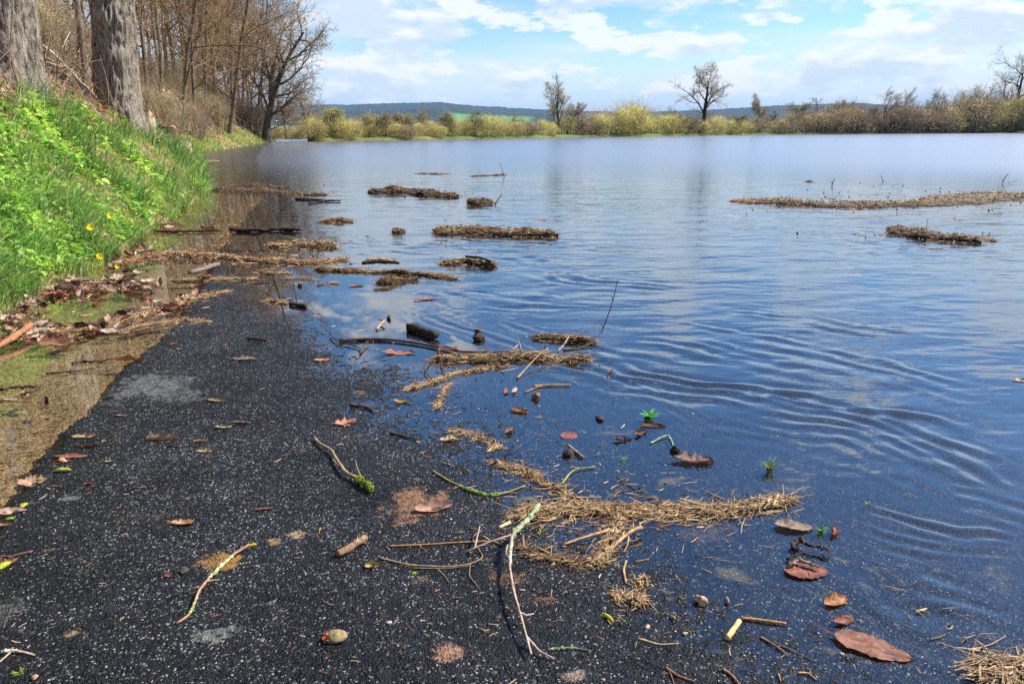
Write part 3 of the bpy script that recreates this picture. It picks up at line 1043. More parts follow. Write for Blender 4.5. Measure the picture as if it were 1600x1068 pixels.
# px of the foot, forward distance, variant, scale, lean towards the water (radians), girth factor, label
WOOD = [
    (146, 17.0, 4, 1.0, 0.00, 0.6, 'pale straight young trunk just behind the shaded side of the stout oak'),
    (210, 17.5, 4, 1.1, 0.03, 1.5, 'slim grey trunk pressed close to the sunlit flank of the stout oak'),
    (236, 21.0, 0, 1.0, 0.02, 1.0, 'first thin bare tree past the stout oak, on the brown slope'),
    (257, 20.0, 4, 1.05, 0.12, 1.2, 'dark bare tree leaning towards the water above the two stumps'),
    (282, 24.0, 2, 1.0, 0.10, 1.0, 'forked dark tree next beyond the leaning one above the stumps'),
    (307, 28.0, 0, 1.0, 0.08, 1.1, 'pale straight tree rising above the mossy boulder on the bank'),
    (322, 30.0, 1, 1.0, 0.05, 1.0, 'bare tree with tan buds above the mossy boulder'),
    (340, 33.0, 2, 1.1, 0.10, 1.0, 'thin bare tree among the mid bank trunks, twiggy from the base'),
    (356, 35.0, 0, 1.1, 0.22, 1.5, 'dark crooked tree tilting out over the flooded meadow, mid bank'),
    (366, 40.0, 1, 1.1, 0.12, 1.0, 'budding tree with tan haze of twigs beside the crooked one'),
    (378, 44.0, 3, 1.1, 0.14, 1.1, 'budding tree with tan crown near the far end of the wood'),
    (389, 48.0, 2, 1.05, 0.12, 1.0, 'bare tree third from the far end of the wood'),
    (401, 52.0, 3, 1.0, 0.16, 1.1, 'bare tree with ochre buds next to the leaning edge tree'),
    (270, 32.0, 2, 1.1, 0.03, 1.0, None), (224, 28.0, 1, 1.1, 0.0, 1.0, None), (190, 24.0, 0, 1.1, 0.0, 1.0, None), (120, 20.0, 2, 1.0, 0.02, 0.9, None),
    (95, 16.0, 0, 0.9, 0.0, 0.8, None), (300, 38.0, 3, 1.1, 0.02, 1.0, None), (248, 36.0, 3, 1.1, 0.02, 1.0, None), (328, 44.0, 0, 1.1, 0.04, 1.0, None),
    (352, 50.0, 1, 1.1, 0.06, 1.0, None), (372, 56.0, 0, 1.1, 0.06, 1.0, None), (388, 60.0, 2, 1.1, 0.08, 1.0, None), (170, 32.0, 3, 1.1, 0.0, 1.0, None),
    (130, 27.0, 3, 1.1, 0.0, 1.0, None), (70, 22.0, 1, 1.1, 0.0, 1.0, None), (282, 46.0, 1, 1.2, 0.0, 1.0, None), (312, 54.0, 2, 1.2, 0.0, 1.0, None),
    (338, 60.0, 3, 1.2, 0.0, 1.0, None), (215, 40.0, 1, 1.2, 0.0, 1.0, None), (240, 48.0, 0, 1.2, 0.0, 1.0, None), (396, 66.0, 1, 1.1, 0.04, 1.0, None),
    (362, 68.0, 3, 1.2, 0.0, 1.0, None), (52, 15.0, 2, 0.95, 0.0, 0.8, None), (160, 44.0, 2, 1.2, 0.0, 1.0, None),
    (-60, 15.0, 0, 1.3, 0.0, 1.0, None), (-140, 17.0, 1, 1.4, 0.0, 1.0, None), (-230, 14.0, 2, 1.4, 0.0, 1.0, None), (-20, 20.0, 3, 1.4, 0.0, 1.0, None), (-100, 24.0, 0, 1.5, 0.0, 1.0, None), (20, 28.0, 1, 1.4, 0.0, 1.0, None), (-320, 18.0, 3, 1.5, 0.0, 1.0, None), (-30, 16.0, 3, 1.3, 0.0, 0.8, None), (40, 20.0, 1, 1.3, 0.0, 0.8, None), (-90, 18.0, 2, 1.3, 0.0, 0.8, None), (-180, 22.0, 3, 1.5, 0.0, 0.8, None), (90, 24.0, 3, 1.3, 0.0, 0.8, None), (0, 34.0, 1, 1.5, 0.0, 0.8, None), (60, 36.0, 3, 1.5, 0.0, 0.8, None), (-60, 30.0, 3, 1.5, 0.0, 0.8, None), (110, 40.0, 1, 1.5, 0.0, 0.8, None),
    (230, 58.0, 3, 1.3, 0.0, 0.7, None), (262, 62.0, 1, 1.3, 0.0, 0.7, None), (290, 58.0, 2, 1.2, 0.0, 0.7, None), (322, 66.0, 1, 1.3, 0.0, 0.7, None), (346, 42.0, 4, 1.1, 0.0, 0.5, None), (318, 36.0, 4, 1.1, 0.03, 0.5, None), (270, 27.0, 4, 1.0, 0.0, 0.5, None), (296, 31.0, 4, 1.05, 0.04, 0.5, None),
    (378, 50.0, 4, 1.1, 0.05, 0.5, None), (392, 55.0, 4, 1.1, 0.03, 0.6, None), (335, 52.0, 4, 1.2, 0.0, 0.6, None), (408, 60.0, 4, 1.0, 0.05, 0.6, None), (200, 52.0, 3, 1.3, 0.0, 1.0, None), (178, 60.0, 1, 1.3, 0.0, 1.0, None), (306, 44.0, 4, 1.1, 0.0, 0.5, None),
]
for k, (px, Y, v, sc, lean, girth, lab) in enumerate(WOOD):
    proto, used = F_VAR[v]
    root = proto if not used[0] else copy_tree(proto)
    used[0] = True
    x, y = at_px(px, Y)
    dmin = (0.9 + 0.7 * (k % 4)) if lab else 3.0 + (k % 5)
    while shore_x(y) - x < dmin and Y < 72:
        Y += 0.5; x, y = at_px(px, Y)
    root.location = (x, y, land_z(x, y) - 0.15)
    root.scale = (sc * math.sqrt(girth) * 0.8, sc * math.sqrt(girth) * 0.8, sc)
    root.rotation_euler = Matrix.Rotation(lean, 3, 'Y').to_euler() if lean else (0, 0, 0)
    root.rotation_euler.rotate_axis('Z', 1.3 * k)
    root['label'] = lab or 'bare grey-brown tree deep in the wood behind the trunks along the bank'
    root['group'] = 'bare trees of the wooded bank' if lab else 'bare trees deep in the wood'

# the wide tree that leans out at the far end of the wood
PE = dict(FOREST, seg=(8, 8, 6, 4, 2), num=(13, 10, 8, 6), first=(0.2, 0.15, 0.12, 0.15), ang=(56, 42, 40, 40), ratio=(0.52, 0.5, 0.48, 0.42), short=(0.35, 0.4, 0.35, 0.3),
          lean=(0.62, 0, 0), side=(0.16, 0, 0.12), rr=(0.5, 0.5, 0.5, 0.55), rmin=0.009, col=[lin(112, 102, 92), lin(110, 98, 86), lin(126, 112, 94), lin(150, 134, 110), lin(160, 144, 118)])
e = two_part_tree('spreading_tree', 311, PE, 8.3, 0.27, 'wide bare tree leaning out over the water at the far end of the wood', 'tree')
x, y = at_px(414, 55.0); e.location = (x, y, land_z(x, y) - 0.2)
PE2 = dict(FOREST, lean=(0.3, 0, 0), side=(0.2, 0, 0.1), rmin=0.008)
e = two_part_tree('slender_tree', 317, PE2, 8.0, 0.13, 'slender second stem close beside the wide leaning tree at the end of the wood', 'tree')
x, y = at_px(421, 55.5); e.location = (x, y, land_z(x, y) - 0.2)

# ------------------------------------------------------------------ far shore: lone trees and bushes
DARKBR = [lin(64, 56, 52), lin(70, 62, 58), lin(104, 92, 82), lin(158, 142, 122), lin(180, 164, 138)]


def far_loc(px, back=1.5):
    az = math.atan2(ray(px, 205)[0], ray(px, 205)[1])
    r = float(far_r(az)) + back
    x, y = r * math.sin(az), r * math.cos(az)
    return x, y, float(plain_z(x, y))


def m_per_px(x, y): return math.hypot(x, y) / FPX * 1.02 * math.cos(math.atan2(x, y))


PW = dict(FOREST, seg=(8, 7, 6, 4, 2), num=(10, 9, 7, 6), first=(0.22, 0.2, 0.15, 0.15), ang=(58, 44, 42, 40), ratio=(0.72, 0.55, 0.5, 0.5), short=(0.4, 0.4, 0.3, 0.3),
          rr=(0.5, 0.5, 0.5, 0.6), rmin=0.011, col=DARKBR, wob=(0.08, 0.2, 0.22, 0.25, 0.25), up=(0.02, 0.02, 0.05, 0.05, 0.0),
          buds=1, budspread=0.15, budsize=0.03, budcol=[lin(196, 188, 132), lin(170, 164, 124)])
SHORE_T = []
LONE = [  # px, height px, seed, params, label
    (1096, 106, 402, dict(PW, first=(0.28, 0.2, 0.15, 0.15), wob=(0.10, 0.2, 0.22, 0.25, 0.25)), 0.042, 'large dark willow with arching lower limbs, tallest on the far shore'),
    (872, 84, 415, dict(PW, ang=(46, 42, 42, 40), ratio=(0.62, 0.5, 0.45, 0.4), up=(0.03, 0.08, 0.06, 0.05, 0)), 0.028, 'rounded bare tree standing above the olive willow bushes mid shore'),
    (886, 56, 421, dict(PW, lean=(0.75, 0, 0), side=(0.25, 0, 0.1)), 0.028, 'bare tree tilting sideways beside the rounded one above the bushes'),
    (1276, 72, 431, dict(PW, ang=(76, 40, 42, 40), ratio=(0.36, 0.4, 0.4, 0.4), first=(0.1, 0.2, 0.15, 0.15), num=(18, 7, 6, 4), up=(0.03, 0.0, 0.02, 0.02, 0), buds=0), 0.018, 'narrow alder with level branches on the far shore past the large willow'),
    (1584, 118, 441, dict(PW, ang=(52, 42, 42, 40)), 0.036, 'tall budding tree at the edge of the picture above the brown thicket'),
    (522, 48, 451, dict(PW, budcol=[lin(206, 200, 130), lin(190, 190, 120)], buds=2, budsize=0.035), 0.03, 'round budding willow rising above the shore bushes next to the wood'),
    (700, 34, 457, dict(PW, buds=3), 0.03, 'low dark-stemmed willow by the far green field'),
    (628, 36, 461, dict(PW, buds=3), 0.03, 'small spreading willow between two olive bushes at the far shore'),
    (576, 40, 467, dict(PW, budcol=[lin(200, 198, 124)], buds=2), 0.03, 'thin yellowish willow next to the round budding one'),
    (1186, 50, 471, dict(PW, ang=(40, 40, 42, 40)), 0.02, 'thin twiggy tree close beside the large dark willow'),
    (1376, 62, 473, dict(PW, ang=(36, 40, 42, 40)), 0.02, 'upright bare tree above the low reddish thicket'),
    (1408, 64, 479, dict(PW, ang=(44, 40, 42, 40)), 0.02, 'fan-shaped bare tree next to the upright one over the reddish thicket'),
    (1466, 62, 487, dict(PW, ang=(44, 40, 42, 40)), 0.02, 'leafing pale tree between the fan-shaped tree and the tall edge tree'),
    (1240, 50, 491, dict(PW, ang=(40, 40, 42, 40)), 0.022, 'many-stemmed bare tree just before the narrow alder'),
    (1310, 48, 493, dict(PW, ang=(40, 40, 42, 40)), 0.022, 'bare tree just past the narrow alder'),
    (1520, 70, 497, dict(PW, ang=(40, 40, 42, 40)), 0.02, 'bushy bare tree beside the tall budding edge tree'),
    (1340, 46, 499, dict(PW, ang=(50, 40, 42, 40)), 0.022, 'low twiggy tree at the start of the reddish thicket'),
]
for px, hp, seed, P, rk, lab in LONE:
    x, y, z = far_loc(px, 2.2)
    h = hp * m_per_px(x, y)
    t = two_part_tree('shore_tree', seed, P, h * 0.70, h * rk * 0.85, lab, 'tree', 'bare trees on the far shore')
    t.location = (x, y, z - 0.1)
    t.rotation_euler = (0, 0, 0.0)
    SHORE_T.append(t)
SAPLING = [(446, 0.5, 12, 'past the end of the wood, first thin sapling'), (480, 0.6, 15, 'thin sapling just short of the round budding willow'), (552, 0.55, 8, 'thin sapling between the round budding willow and the yellowish one'), (602, 0.5, 13, 'thin sapling just short of the small spreading willow'), (664, 0.55, 16, 'sapling between the small spreading willow and the low dark-stemmed one'),
           (742, 0.4, 12, 'sapling in front of the far green field'), (800, 0.4, 9, 'lone sapling short of the rounded bare tree'), (930, 0.45, 13, 'sapling past the rounded bare tree among olive bushes'), (1000, 0.45, 9, 'sapling midway between the rounded tree and the large dark willow'), (1050, 0.5, 11, 'sapling just short of the large dark willow'),
           (1150, 0.6, 13, 'sapling just past the large dark willow'), (1210, 0.6, 9, 'taller sapling between the large dark willow and the narrow alder'), (1258, 0.65, 14, 'sapling leaning beside the narrow alder'), (1296, 0.7, 9, 'sapling on the other side of the narrow alder'), (1326, 0.6, 15, 'sapling before the reddish thicket'),
           (1356, 0.6, 12, 'sapling just short of the upright bare tree'), (1392, 0.6, 9, 'sapling between the upright and the fan-shaped bare tree'), (1432, 0.65, 14, 'sapling past the fan-shaped bare tree'), (1450, 0.75, 11, 'sapling just short of the leafing pale tree'), (1490, 0.8, 13, 'sapling just past the leafing pale tree'), (1505, 0.85, 15, 'sapling just short of the bushy bare tree'), (1545, 0.9, 9, 'sapling between the bushy bare tree and the edge tree'), (1560, 0.8, 14, 'sapling hard by the tall budding edge tree')]
for k, (px, sc, src, lab) in enumerate(SAPLING):
    t = copy_tree(SHORE_T[src])
    x, y, z = far_loc(px, 0.8 + 3.0 * ((k * 7) % 5) / 5)
    t.location = (x, y, z - 0.1); t.rotation_euler = (0, 0, 1.9 * k); t.scale = (sc * 1.1, sc * 1.1, sc)
    t.name = 'shore_sapling'
    t['label'] = lab; t['group'] = 'saplings among the far shore bushes'


def make_bush(seed, cols, leafcols, h=2.6, w=2.4, nst=70, nleaf=1500):
    R = np.random.default_rng(seed)
    st, cr = MB(), MB()
    for k in range(nst):
        a = R.random() * 6.28; s0 = w * 0.28 * math.sqrt(R.random())
        p = np.array((s0 * math.cos(a), s0 * math.sin(a), 0.0))
        out = w * 0.5 * R.random() ** 0.6
        tip = np.array((math.cos(a) * out + R.normal(0, 0.2), math.sin(a) * out + R.normal(0, 0.2), h * (1 - 0.4 * (out / (w * 0.5)) ** 2) * (0.7 + 0.65 * R.random() ** 1.5)))
        t = np.linspace(0, 1, 5)[:, None]
        pts = p + (tip - p) * np.concatenate([t, t, t ** 0.85], 1) + R.normal(0, 0.05, (5, 3)) * t
        st.tube(pts, np.linspace(0.013, 0.004, 5), 3, np.array(cols[R.integers(len(cols))]) * (0.7 + 0.6 * R.random()), cap=False)
        for j in range(9):
            q = pts[2 + j % 3] + R.normal(0, 0.04, 3)
            dv = (tip - p) / np.linalg.norm(tip - p) + R.normal(0, 0.45, 3)
            tw = np.stack([q, q + dv * 0.3 * (0.6 + R.random()), q + dv * 0.6 * (0.6 + R.random()) + np.array((0, 0, 0.06))])
            st.tube(tw, (0.0055, 0.0045, 0.003), 3, np.array(cols[R.integers(len(cols))]) * (0.8 + 0.5 * R.random()), cap=False)
    u = R.random(nleaf); a = R.random(nleaf) * 6.28
    zz = R.random(nleaf) ** 0.7
    rr = 0.5 * w * np.sqrt(np.clip(1.05 - (zz * 1.0) ** 2.2, 0.02, 1)) * np.sqrt(u)
    lump = 0.35 + 1.2 * fbm(a * 1.6 + seed, zz * 3, seed, 3)
    q = np.stack([np.cos(a) * rr * lump, np.sin(a) * rr * lump, 0.12 * h + zz * h * (0.6 + 0.4 * lump)], 1) + R.normal(0, 0.05, (nleaf, 3))
    flakes(cr, q, 0.042, np.array(leafcols), R)
    return st, cr


BUSHDEF = [
    ([lin(206, 190, 146), lin(192, 176, 138)], [lin(222, 214, 142), lin(208, 204, 132), lin(226, 218, 152), lin(194, 186, 126)], 'olive_willow'),
    ([lin(202, 188, 146), lin(210, 194, 150)], [lin(212, 214, 136), lin(220, 218, 146), lin(200, 200, 130)], 'green_willow'),
    ([lin(196, 182, 154), lin(182, 166, 142)], [lin(212, 198, 160), lin(202, 186, 152), lin(216, 204, 164)], 'brown_thicket'),
    ([lin(186, 168, 148), lin(172, 154, 136)], [lin(196, 178, 154), lin(186, 166, 146), lin(206, 186, 158)], 'red_thicket'),
]
B_VAR = []
for k, (c1, c2, nm) in enumerate(BUSHDEF):
    vs = []
    for j in range(2):
        root = empty('willow_bush' if k < 2 else 'thicket_bush', (0, 0, 0), 'placeholder text', 'bush')
        st, cr = make_bush(600 + 10 * k + j, c1, c2, nst=60 if k < 2 else 85, nleaf=2100 if k < 2 else 1300)
        st.build('stem', M_BUSH, root, kind='stuff'); cr.build('foliage', M_BUSH, root)
        vs.append([root, False])
    B_VAR.append(vs)
R = np.random.default_rng(55)
BUSHES = []
px = 432.0
while px < 1640:
    if px < 1180: kind = 0 if R.random() < 0.55 else 1
    else: kind = 2
    if 1320 < px < 1470 or R.random() < 0.08: kind = 3
    if px > 1470 and R.random() < 0.4: kind = 1
    hp = 30 + 10 * R.random()
    if 480 < px < 560: hp += 8
    if 900 < px < 1040: hp += 12
    if 1480 < px: hp += 14
    if 1240 < px: hp += 12
    hp *= 0.7 + 0.6 * R.random()
    if px < 480: hp -= 4
    BUSHES.append((px, kind, hp, 0.2 + 1.6 * R.random()))
    BUSHES.append((px + 8 * R.random(), kind if R.random() < 0.7 else (kind + 1) % 4, hp * (0.8 + 0.3 * R.random()), 4.5 + 3 * R.random()))
    px += 13 + 9 * R.random()
BSHORT = ['olive willow bush', 'yellow-green willow bush', 'tan twiggy bush', 'reddish leafless bush']
LM = [(430, 'end of the wood'), (522, 'round budding willow'), (628, 'small spreading willow'), (700, 'low dark-stemmed willow'), (872, 'rounded bare tree'), (1096, 'large dark willow'), (1276, 'narrow alder'), (1376, 'upright bare tree'), (1466, 'leafing pale tree'), (1584, 'tall budding edge tree')]
ORD = ['first', 'second', 'third', 'fourth', 'fifth', 'sixth', 'seventh', 'eighth', 'ninth', 'tenth']
bush_lab = {}
buckets = {}
for k, (px, kind, hp, back) in enumerate(BUSHES):
    lm = min(LM, key=lambda q: abs(q[0] - px))
    side = 'towards the wood' if px < lm[0] else 'away from the wood'
    buckets.setdefault((lm, side, back > 4), []).append((abs(px - lm[0]), k))
for (lm, side, rear), lst in buckets.items():
    for j, (_, k) in enumerate(sorted(lst)):
        bush_lab[k] = '%s, %s in %s row from %s, %s' % (BSHORT[BUSHES[k][1]], ORD[j], 'back' if rear else 'front', lm[1], side)
for k, (px, kind, hp, back) in enumerate(BUSHES):
    x, y, z = far_loc(px, back)
    v = B_VAR[kind][int(R.random() * 2) % 2]
    root = v[0] if not v[1] else copy_tree(v[0])
    v[1] = True
    h = 0.56 * hp * m_per_px(x, y) / 2.6
    root.location = (x, y, z - 0.05)
    root.scale = (h * (1.5 + 0.7 * R.random()), h * (1.5 + 0.7 * R.random()), h * 0.95)
    root.rotation_euler = (0, 0, R.random() * 6.28)
    root['label'] = bush_lab[k]
    root['group'] = 'bushes along the far shore'
SHRUB = [(92, 15.5), (118, 17), (140, 19.5), (166, 21), (228, 22), (246, 25), (262, 28), (276, 31), (290, 34), (302, 37), (316, 40), (330, 44), (344, 47), (356, 50), (368, 53), (380, 56), (392, 58), (402, 60), (238, 33), (270, 40), (300, 48), (324, 55), (350, 60), (374, 64), (208, 29), (184, 26), (60, 16), (398, 54), (336, 40), (254, 46), (286, 52)]
for k, (px, Y) in enumerate(SHRUB):
    v = B_VAR[2 + k % 2][k // 2 % 2]
    root = v[0] if not v[1] else copy_tree(v[0])
    v[1] = True
    x, y = at_px(px, Y)
    while shore_x(y) - x < 0.8 + 1.4 * (k % 3) and Y < 72:
        Y += 0.5; x, y = at_px(px, Y)
    sc = (0.24 + 0.16 * R.random()) * (1 + Y / 60)
    root.location = (x, y, land_z(x, y) - 0.1); root.scale = (sc * 1.2, sc * 1.2, sc); root.rotation_euler = (0, 0, k * 1.1)
    root.name = 'bare_shrub'
    root['label'] = 'twiggy brown shrub between the trunks on the leaf-covered slope'
    root['group'] = 'shrubs on the wooded slope'
for vs in B_VAR:
    for v in vs:
        if not v[1]:
            for ch in list(v[0].children): bpy.data.objects.remove(ch)
            bpy.data.objects.remove(v[0])


# ------------------------------------------------------------------ blades, straws, leaves
def blades(mb, base, L, W, lean, bend, col):
    """curved grass blades: base (n,3), lean = horizontal unit direction (n,2)"""
    n = len(base)
    t = np.array((0, 0.4, 0.75, 1.0))
    h = L[:, None] * (t - 0.45 * bend[:, None] * t ** 2)
    o = L[:, None] * (0.12 * t + 0.75 * bend[:, None] * t ** 2)
    c = base[:, None, :] + np.stack([lean[:, 0:1] * o, lean[:, 1:2] * o, h], -1)
    a = RNG.random(n) * 6.28
    wv = np.stack([np.cos(a), np.sin(a), np.zeros(n)], 1) * W[:, None] * 0.5
    wt = np.array((0.8, 1.0, 0.65))
    lft = c[:, :3] - wv[:, None] * wt[None, :, None]; rgt = c[:, :3] + wv[:, None] * wt[None, :, None]
    V = np.concatenate([lft, rgt, c[:, 3:4]], 1)           # 0-2 left, 3-5 right, 6 tip
    k = (np.arange(n) * 7)[:, None]
    q = np.concatenate([k + np.array([[0, 3, 4, 1]]), k + np.array([[1, 4, 5, 2]])])
    tr = k + np.array([[2, 5, 6]])
    b0 = mb.n
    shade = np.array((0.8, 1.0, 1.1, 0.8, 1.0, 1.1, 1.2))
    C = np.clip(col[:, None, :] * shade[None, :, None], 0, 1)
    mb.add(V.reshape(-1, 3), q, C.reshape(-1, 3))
    mb.F.append(tr + b0)


def straws(mb, c, yaw, pitch, L, W, col, bend=None):
    """dry stalks: three ridged sections each"""
    n = len(c)
    bend = np.zeros(n) if bend is None else bend
    d = np.stack([np.cos(yaw) * np.cos(pitch), np.sin(yaw) * np.cos(pitch), np.sin(pitch)], 1)
    s = np.stack([-np.sin(yaw), np.cos(yaw), np.zeros(n)], 1)
    u = np.cross(d, s)
    V = []
    for t, w in ((-0.5, 0.7), (0.0, 1.0), (0.5, 0.6)):
        m = c + d * (L * t)[:, None] + s * (bend * L * (0.25 - t * t))[:, None]
        ww = (W * w)[:, None]
        V += [m - s * ww * 0.5, m + u * ww * 0.45, m + s * ww * 0.5]
    V = np.stack(V, 1)
    k = (np.arange(n) * 9)[:, None]
    F = np.concatenate([k + np.array([f]) for f in ([0, 3, 4, 1], [1, 4, 5, 2], [3, 6, 7, 4], [4, 7, 8, 5])])
    mb.add(V.reshape(-1, 3), F, np.repeat(col, 9, axis=0))


def pick(pal, n, jit=0.25):
    pal = np.array(pal)
    return np.clip(pal[RNG.integers(0, len(pal), n)] * (1 - jit + 2 * jit * RNG.random((n, 1))), 0, 1)


GREENS = [lin(122, 160, 48), lin(138, 176, 58), lin(156, 190, 76), lin(104, 140, 46), lin(170, 198, 96)]
DEEP = [lin(78, 126, 50), lin(94, 142, 62), lin(116, 160, 84), lin(142, 178, 112), lin(62, 104, 42)]
LIME = [lin(182, 208, 92), lin(164, 196, 76), lin(198, 216, 116), lin(134, 172, 60), lin(174, 200, 90)]


def bank_points(n, y0, y1, d0, d1, power=1.6):
    u = RNG.random(n)
    y = (y0 ** (1 - power) + u * (y1 ** (1 - power) - y0 ** (1 - power))) ** (1 / (1 - power))
    d = d0 + (d1 - d0) * RNG.random(n)
    x = shore_x(y) - d
    return x, y, d


def crest(y):
    """how far up the bank the grass grows"""
    return np.interp(y, (0, 5, 7.5, 9, 11, 13, 16, 20, 26, 36, 60), (2.5, 2.3, 1.6, 1.4, 1.4, 1.4, 1.3, 1.05, 0.75, 0.7, 0.8))


def build_grass():
    mb = MB()
    x, y, d = bank_points(110000, 3.4, 32.0, -0.06, 2.8)
    cl = fbm(x * 2.3, y * 2.3, 61, 3)
    ok = (d < crest(y) * (0.85 + 0.4 * fbm(x * 1.5, y * 1.5, 66, 2))) & (RNG.random(len(x)) < 0.45 + 1.6 * sstep(0.42, 0.62, cl))
    x, y, d, cl = x[ok], y[ok], d[ok], cl[ok]
    n = len(x)
    z = slope_z(x, y) - 0.02
    tuft = sstep(0.5, 0.66, fbm(x * 3.1 + 9, y * 3.1, 67, 2))
    L = (0.08 + 0.13 * RNG.random(n)) * (0.6 + 1.7 * tuft) * (1 + 0.012 * y)
    W = (0.0045 + 0.004 * RNG.random(n)) * np.clip(y / 7.0, 1, 3.5)
    a = RNG.normal(-0.25, 0.9, n)
    lean = np.stack([np.cos(a), np.sin(a)], 1)
    bend = np.clip(0.35 + 0.5 * tuft + RNG.normal(0, 0.25, n), 0.05, 1.25)
    col = np.where((RNG.random(n) < 0.25 + 0.55 * tuft)[:, None], pick(DEEP, n), pick(GREENS, n))
    col = col * (0.62 + 0.6 * fbm(x * 1.9 + 2, y * 1.9, 69, 3))[:, None] * 1.06
    dry = RNG.random(n) < 0.10 + 0.12 * sstep(0.55, 0.7, fbm(x * 2.5, y * 2.5 + 7, 70, 3))
    col[dry] = pick([lin(190, 176, 120), lin(168, 150, 100), lin(140, 118, 80)], int(dry.sum()))
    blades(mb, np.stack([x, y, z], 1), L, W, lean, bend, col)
    # thin green fringe along the foot of the far bank
    x, y, d = bank_points(9000, 28.0, 75.0, -0.1, 1.3)
    ok = RNG.random(len(x)) < 0.25 + sstep(0.40, 0.6, fbm(x * 0.5, y * 0.5, 68, 3)); x, y = x[ok], y[ok]; n = len(x)
    a = RNG.random(n) * 6.28
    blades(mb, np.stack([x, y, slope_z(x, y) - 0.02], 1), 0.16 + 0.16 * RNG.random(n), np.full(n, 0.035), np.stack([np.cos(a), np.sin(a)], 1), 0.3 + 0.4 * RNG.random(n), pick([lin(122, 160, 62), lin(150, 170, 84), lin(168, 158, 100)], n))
    return tag(mb.build('grass', M_GRASS), kind='stuff')


def build_cover():
    """low leafy plants on the near bank: each leaf folded along its midrib, on a short stalk"""
    mb = MB()
    x, y, d = bank_points(42000, 3.4, 12.5, 0.02, 2.7)
    g = fbm(x * 1.1 + 4, y * 1.1, 81, 3)
    w = 1 - sstep(0.9, 2.6, (y - 4.5) * 0.42 - 0.1 + 0 * x) * 0.75
    ok = (d < crest(y)) & (RNG.random(len(x)) < w * (0.25 + 1.3 * sstep(0.38, 0.56, g)))
    x, y, d, g = x[ok], y[ok], d[ok], g[ok]
    n = len(x)
    hgt = 0.02 + 0.12 * RNG.random(n) ** 1.2 + 0.12 * (fbm(x * 4, y * 4, 83, 2) - 0.35)
    z = slope_z(x, y) + np.maximum(hgt, 0.01)
    S = (0.016 + 0.034 * RNG.random(n) ** 1.8) * np.clip(y / 7.5, 0.9, 1.5)
    a = RNG.random(n) * 6.28
    tilt = RNG.normal(0.1, 0.35, n)
    f = np.stack([np.cos(a) * np.cos(tilt), np.sin(a) * np.cos(tilt), -np.sin(tilt)], 1)
    s = np.stack([-np.sin(a), np.cos(a), RNG.normal(0, 0.25, n)], 1)
    up = np.array((0.25, 0, 0.95))
    c = np.stack([x, y, z], 1)
    S1 = S[:, None]
    V = np.stack([c - f * S1, c - f * S1 * 0.3 + s * S1 * 0.62 + up * S1 * 0.22, c + f * S1 * 0.5 + s * S1 * 0.45 + up * S1 * 0.18, c + f * S1 * 1.15 - up * S1 * 0.25,
                  c + f * S1 * 0.5 - s * S1 * 0.45 + up * S1 * 0.18, c - f * S1 * 0.3 - s * S1 * 0.62 + up * S1 * 0.22], 1)
    k = (np.arange(n) * 6)[:, None]
    F = np.concatenate([k + np.array([[0, 1, 2, 3]]), k + np.array([[0, 3, 4, 5]])])
    col = np.where((g > 0.58)[:, None], pick(LIME, n), np.where((RNG.random(n) < 0.3)[:, None], pick(DEEP, n), pick(GREENS, n)))
    mb.add(V.reshape(-1, 3), F, np.repeat(col, 6, axis=0))
    return tag(mb.build('ground_cover', M_GRASS), kind='stuff')


RUST = [lin(150, 92, 58), lin(170, 110, 70), lin(128, 78, 50), lin(186, 132, 92), lin(206, 164, 124), lin(226, 196, 160), lin(104, 66, 44)]
DRY = [lin(186, 154, 106), lin(162, 128, 84), lin(208, 180, 134), lin(140, 106, 70), lin(110, 82, 56), lin(176, 140, 92), lin(84, 62, 44), lin(150, 124, 92), lin(196, 170, 128)]
DARKMAT = [lin(60, 46, 34), lin(42, 33, 26), lin(78, 60, 42), lin(98, 76, 52), lin(118, 94, 66)]


def build_litter():
    mb = MB()
    n = 15000
    y = 6 + 44 * RNG.random(n) ** 1.6; d = crest(y) * 0.85 + 9 * RNG.random(n) ** 1.3 * (0.4 + y / 40)
    x = shore_x(y) - d
    z = slope_z(x, y) + 0.03 + 0.05 * RNG.random(n)
    flakes(mb, np.stack([x, y, z], 1), 0.055, np.array([lin(196, 158, 116), lin(168, 124, 84), lin(140, 98, 66), lin(214, 182, 142), lin(112, 82, 58), lin(182, 134, 96)]), RNG)
    return tag(mb.build('fallen_leaves', M_LEAF), kind='stuff')


def build_brush():
    mb = MB()
    n = 7500
    y = 8 + 52 * RNG.random(n) ** 1.35; d = crest(y) * 0.95 + 0.1 + 5.5 * RNG.random(n) ** 1.4 * (0.5 + y / 40)
    x = shore_x(y) - d
    k = fbm(x * 0.6, y * 0.6, 91, 3)
    ok = RNG.random(n) < 0.15 + 1.6 * sstep(0.42, 0.6, k); x, y = x[ok], y[ok]; n = len(x)
    L = 0.3 + 0.9 * RNG.random(n)
    pitch = np.clip(RNG.normal(0.75, 0.5, n), 0.0, 1.5)
    z = slope_z(x, y) + 0.5 * L * np.sin(pitch)
    straws(mb, np.stack([x, y, z], 1), RNG.random(n) * 6.28, pitch, L, (0.006 + 0.006 * RNG.random(n)) * np.clip(y / 16, 1, 2.5), pick([lin(150, 126, 104), lin(122, 100, 82), lin(176, 152, 122), lin(100, 82, 68), lin(160, 120, 100)], n), RNG.normal(0, 0.5, n))
    return tag(mb.build('brushwood', M_TWIG), kind='stuff')


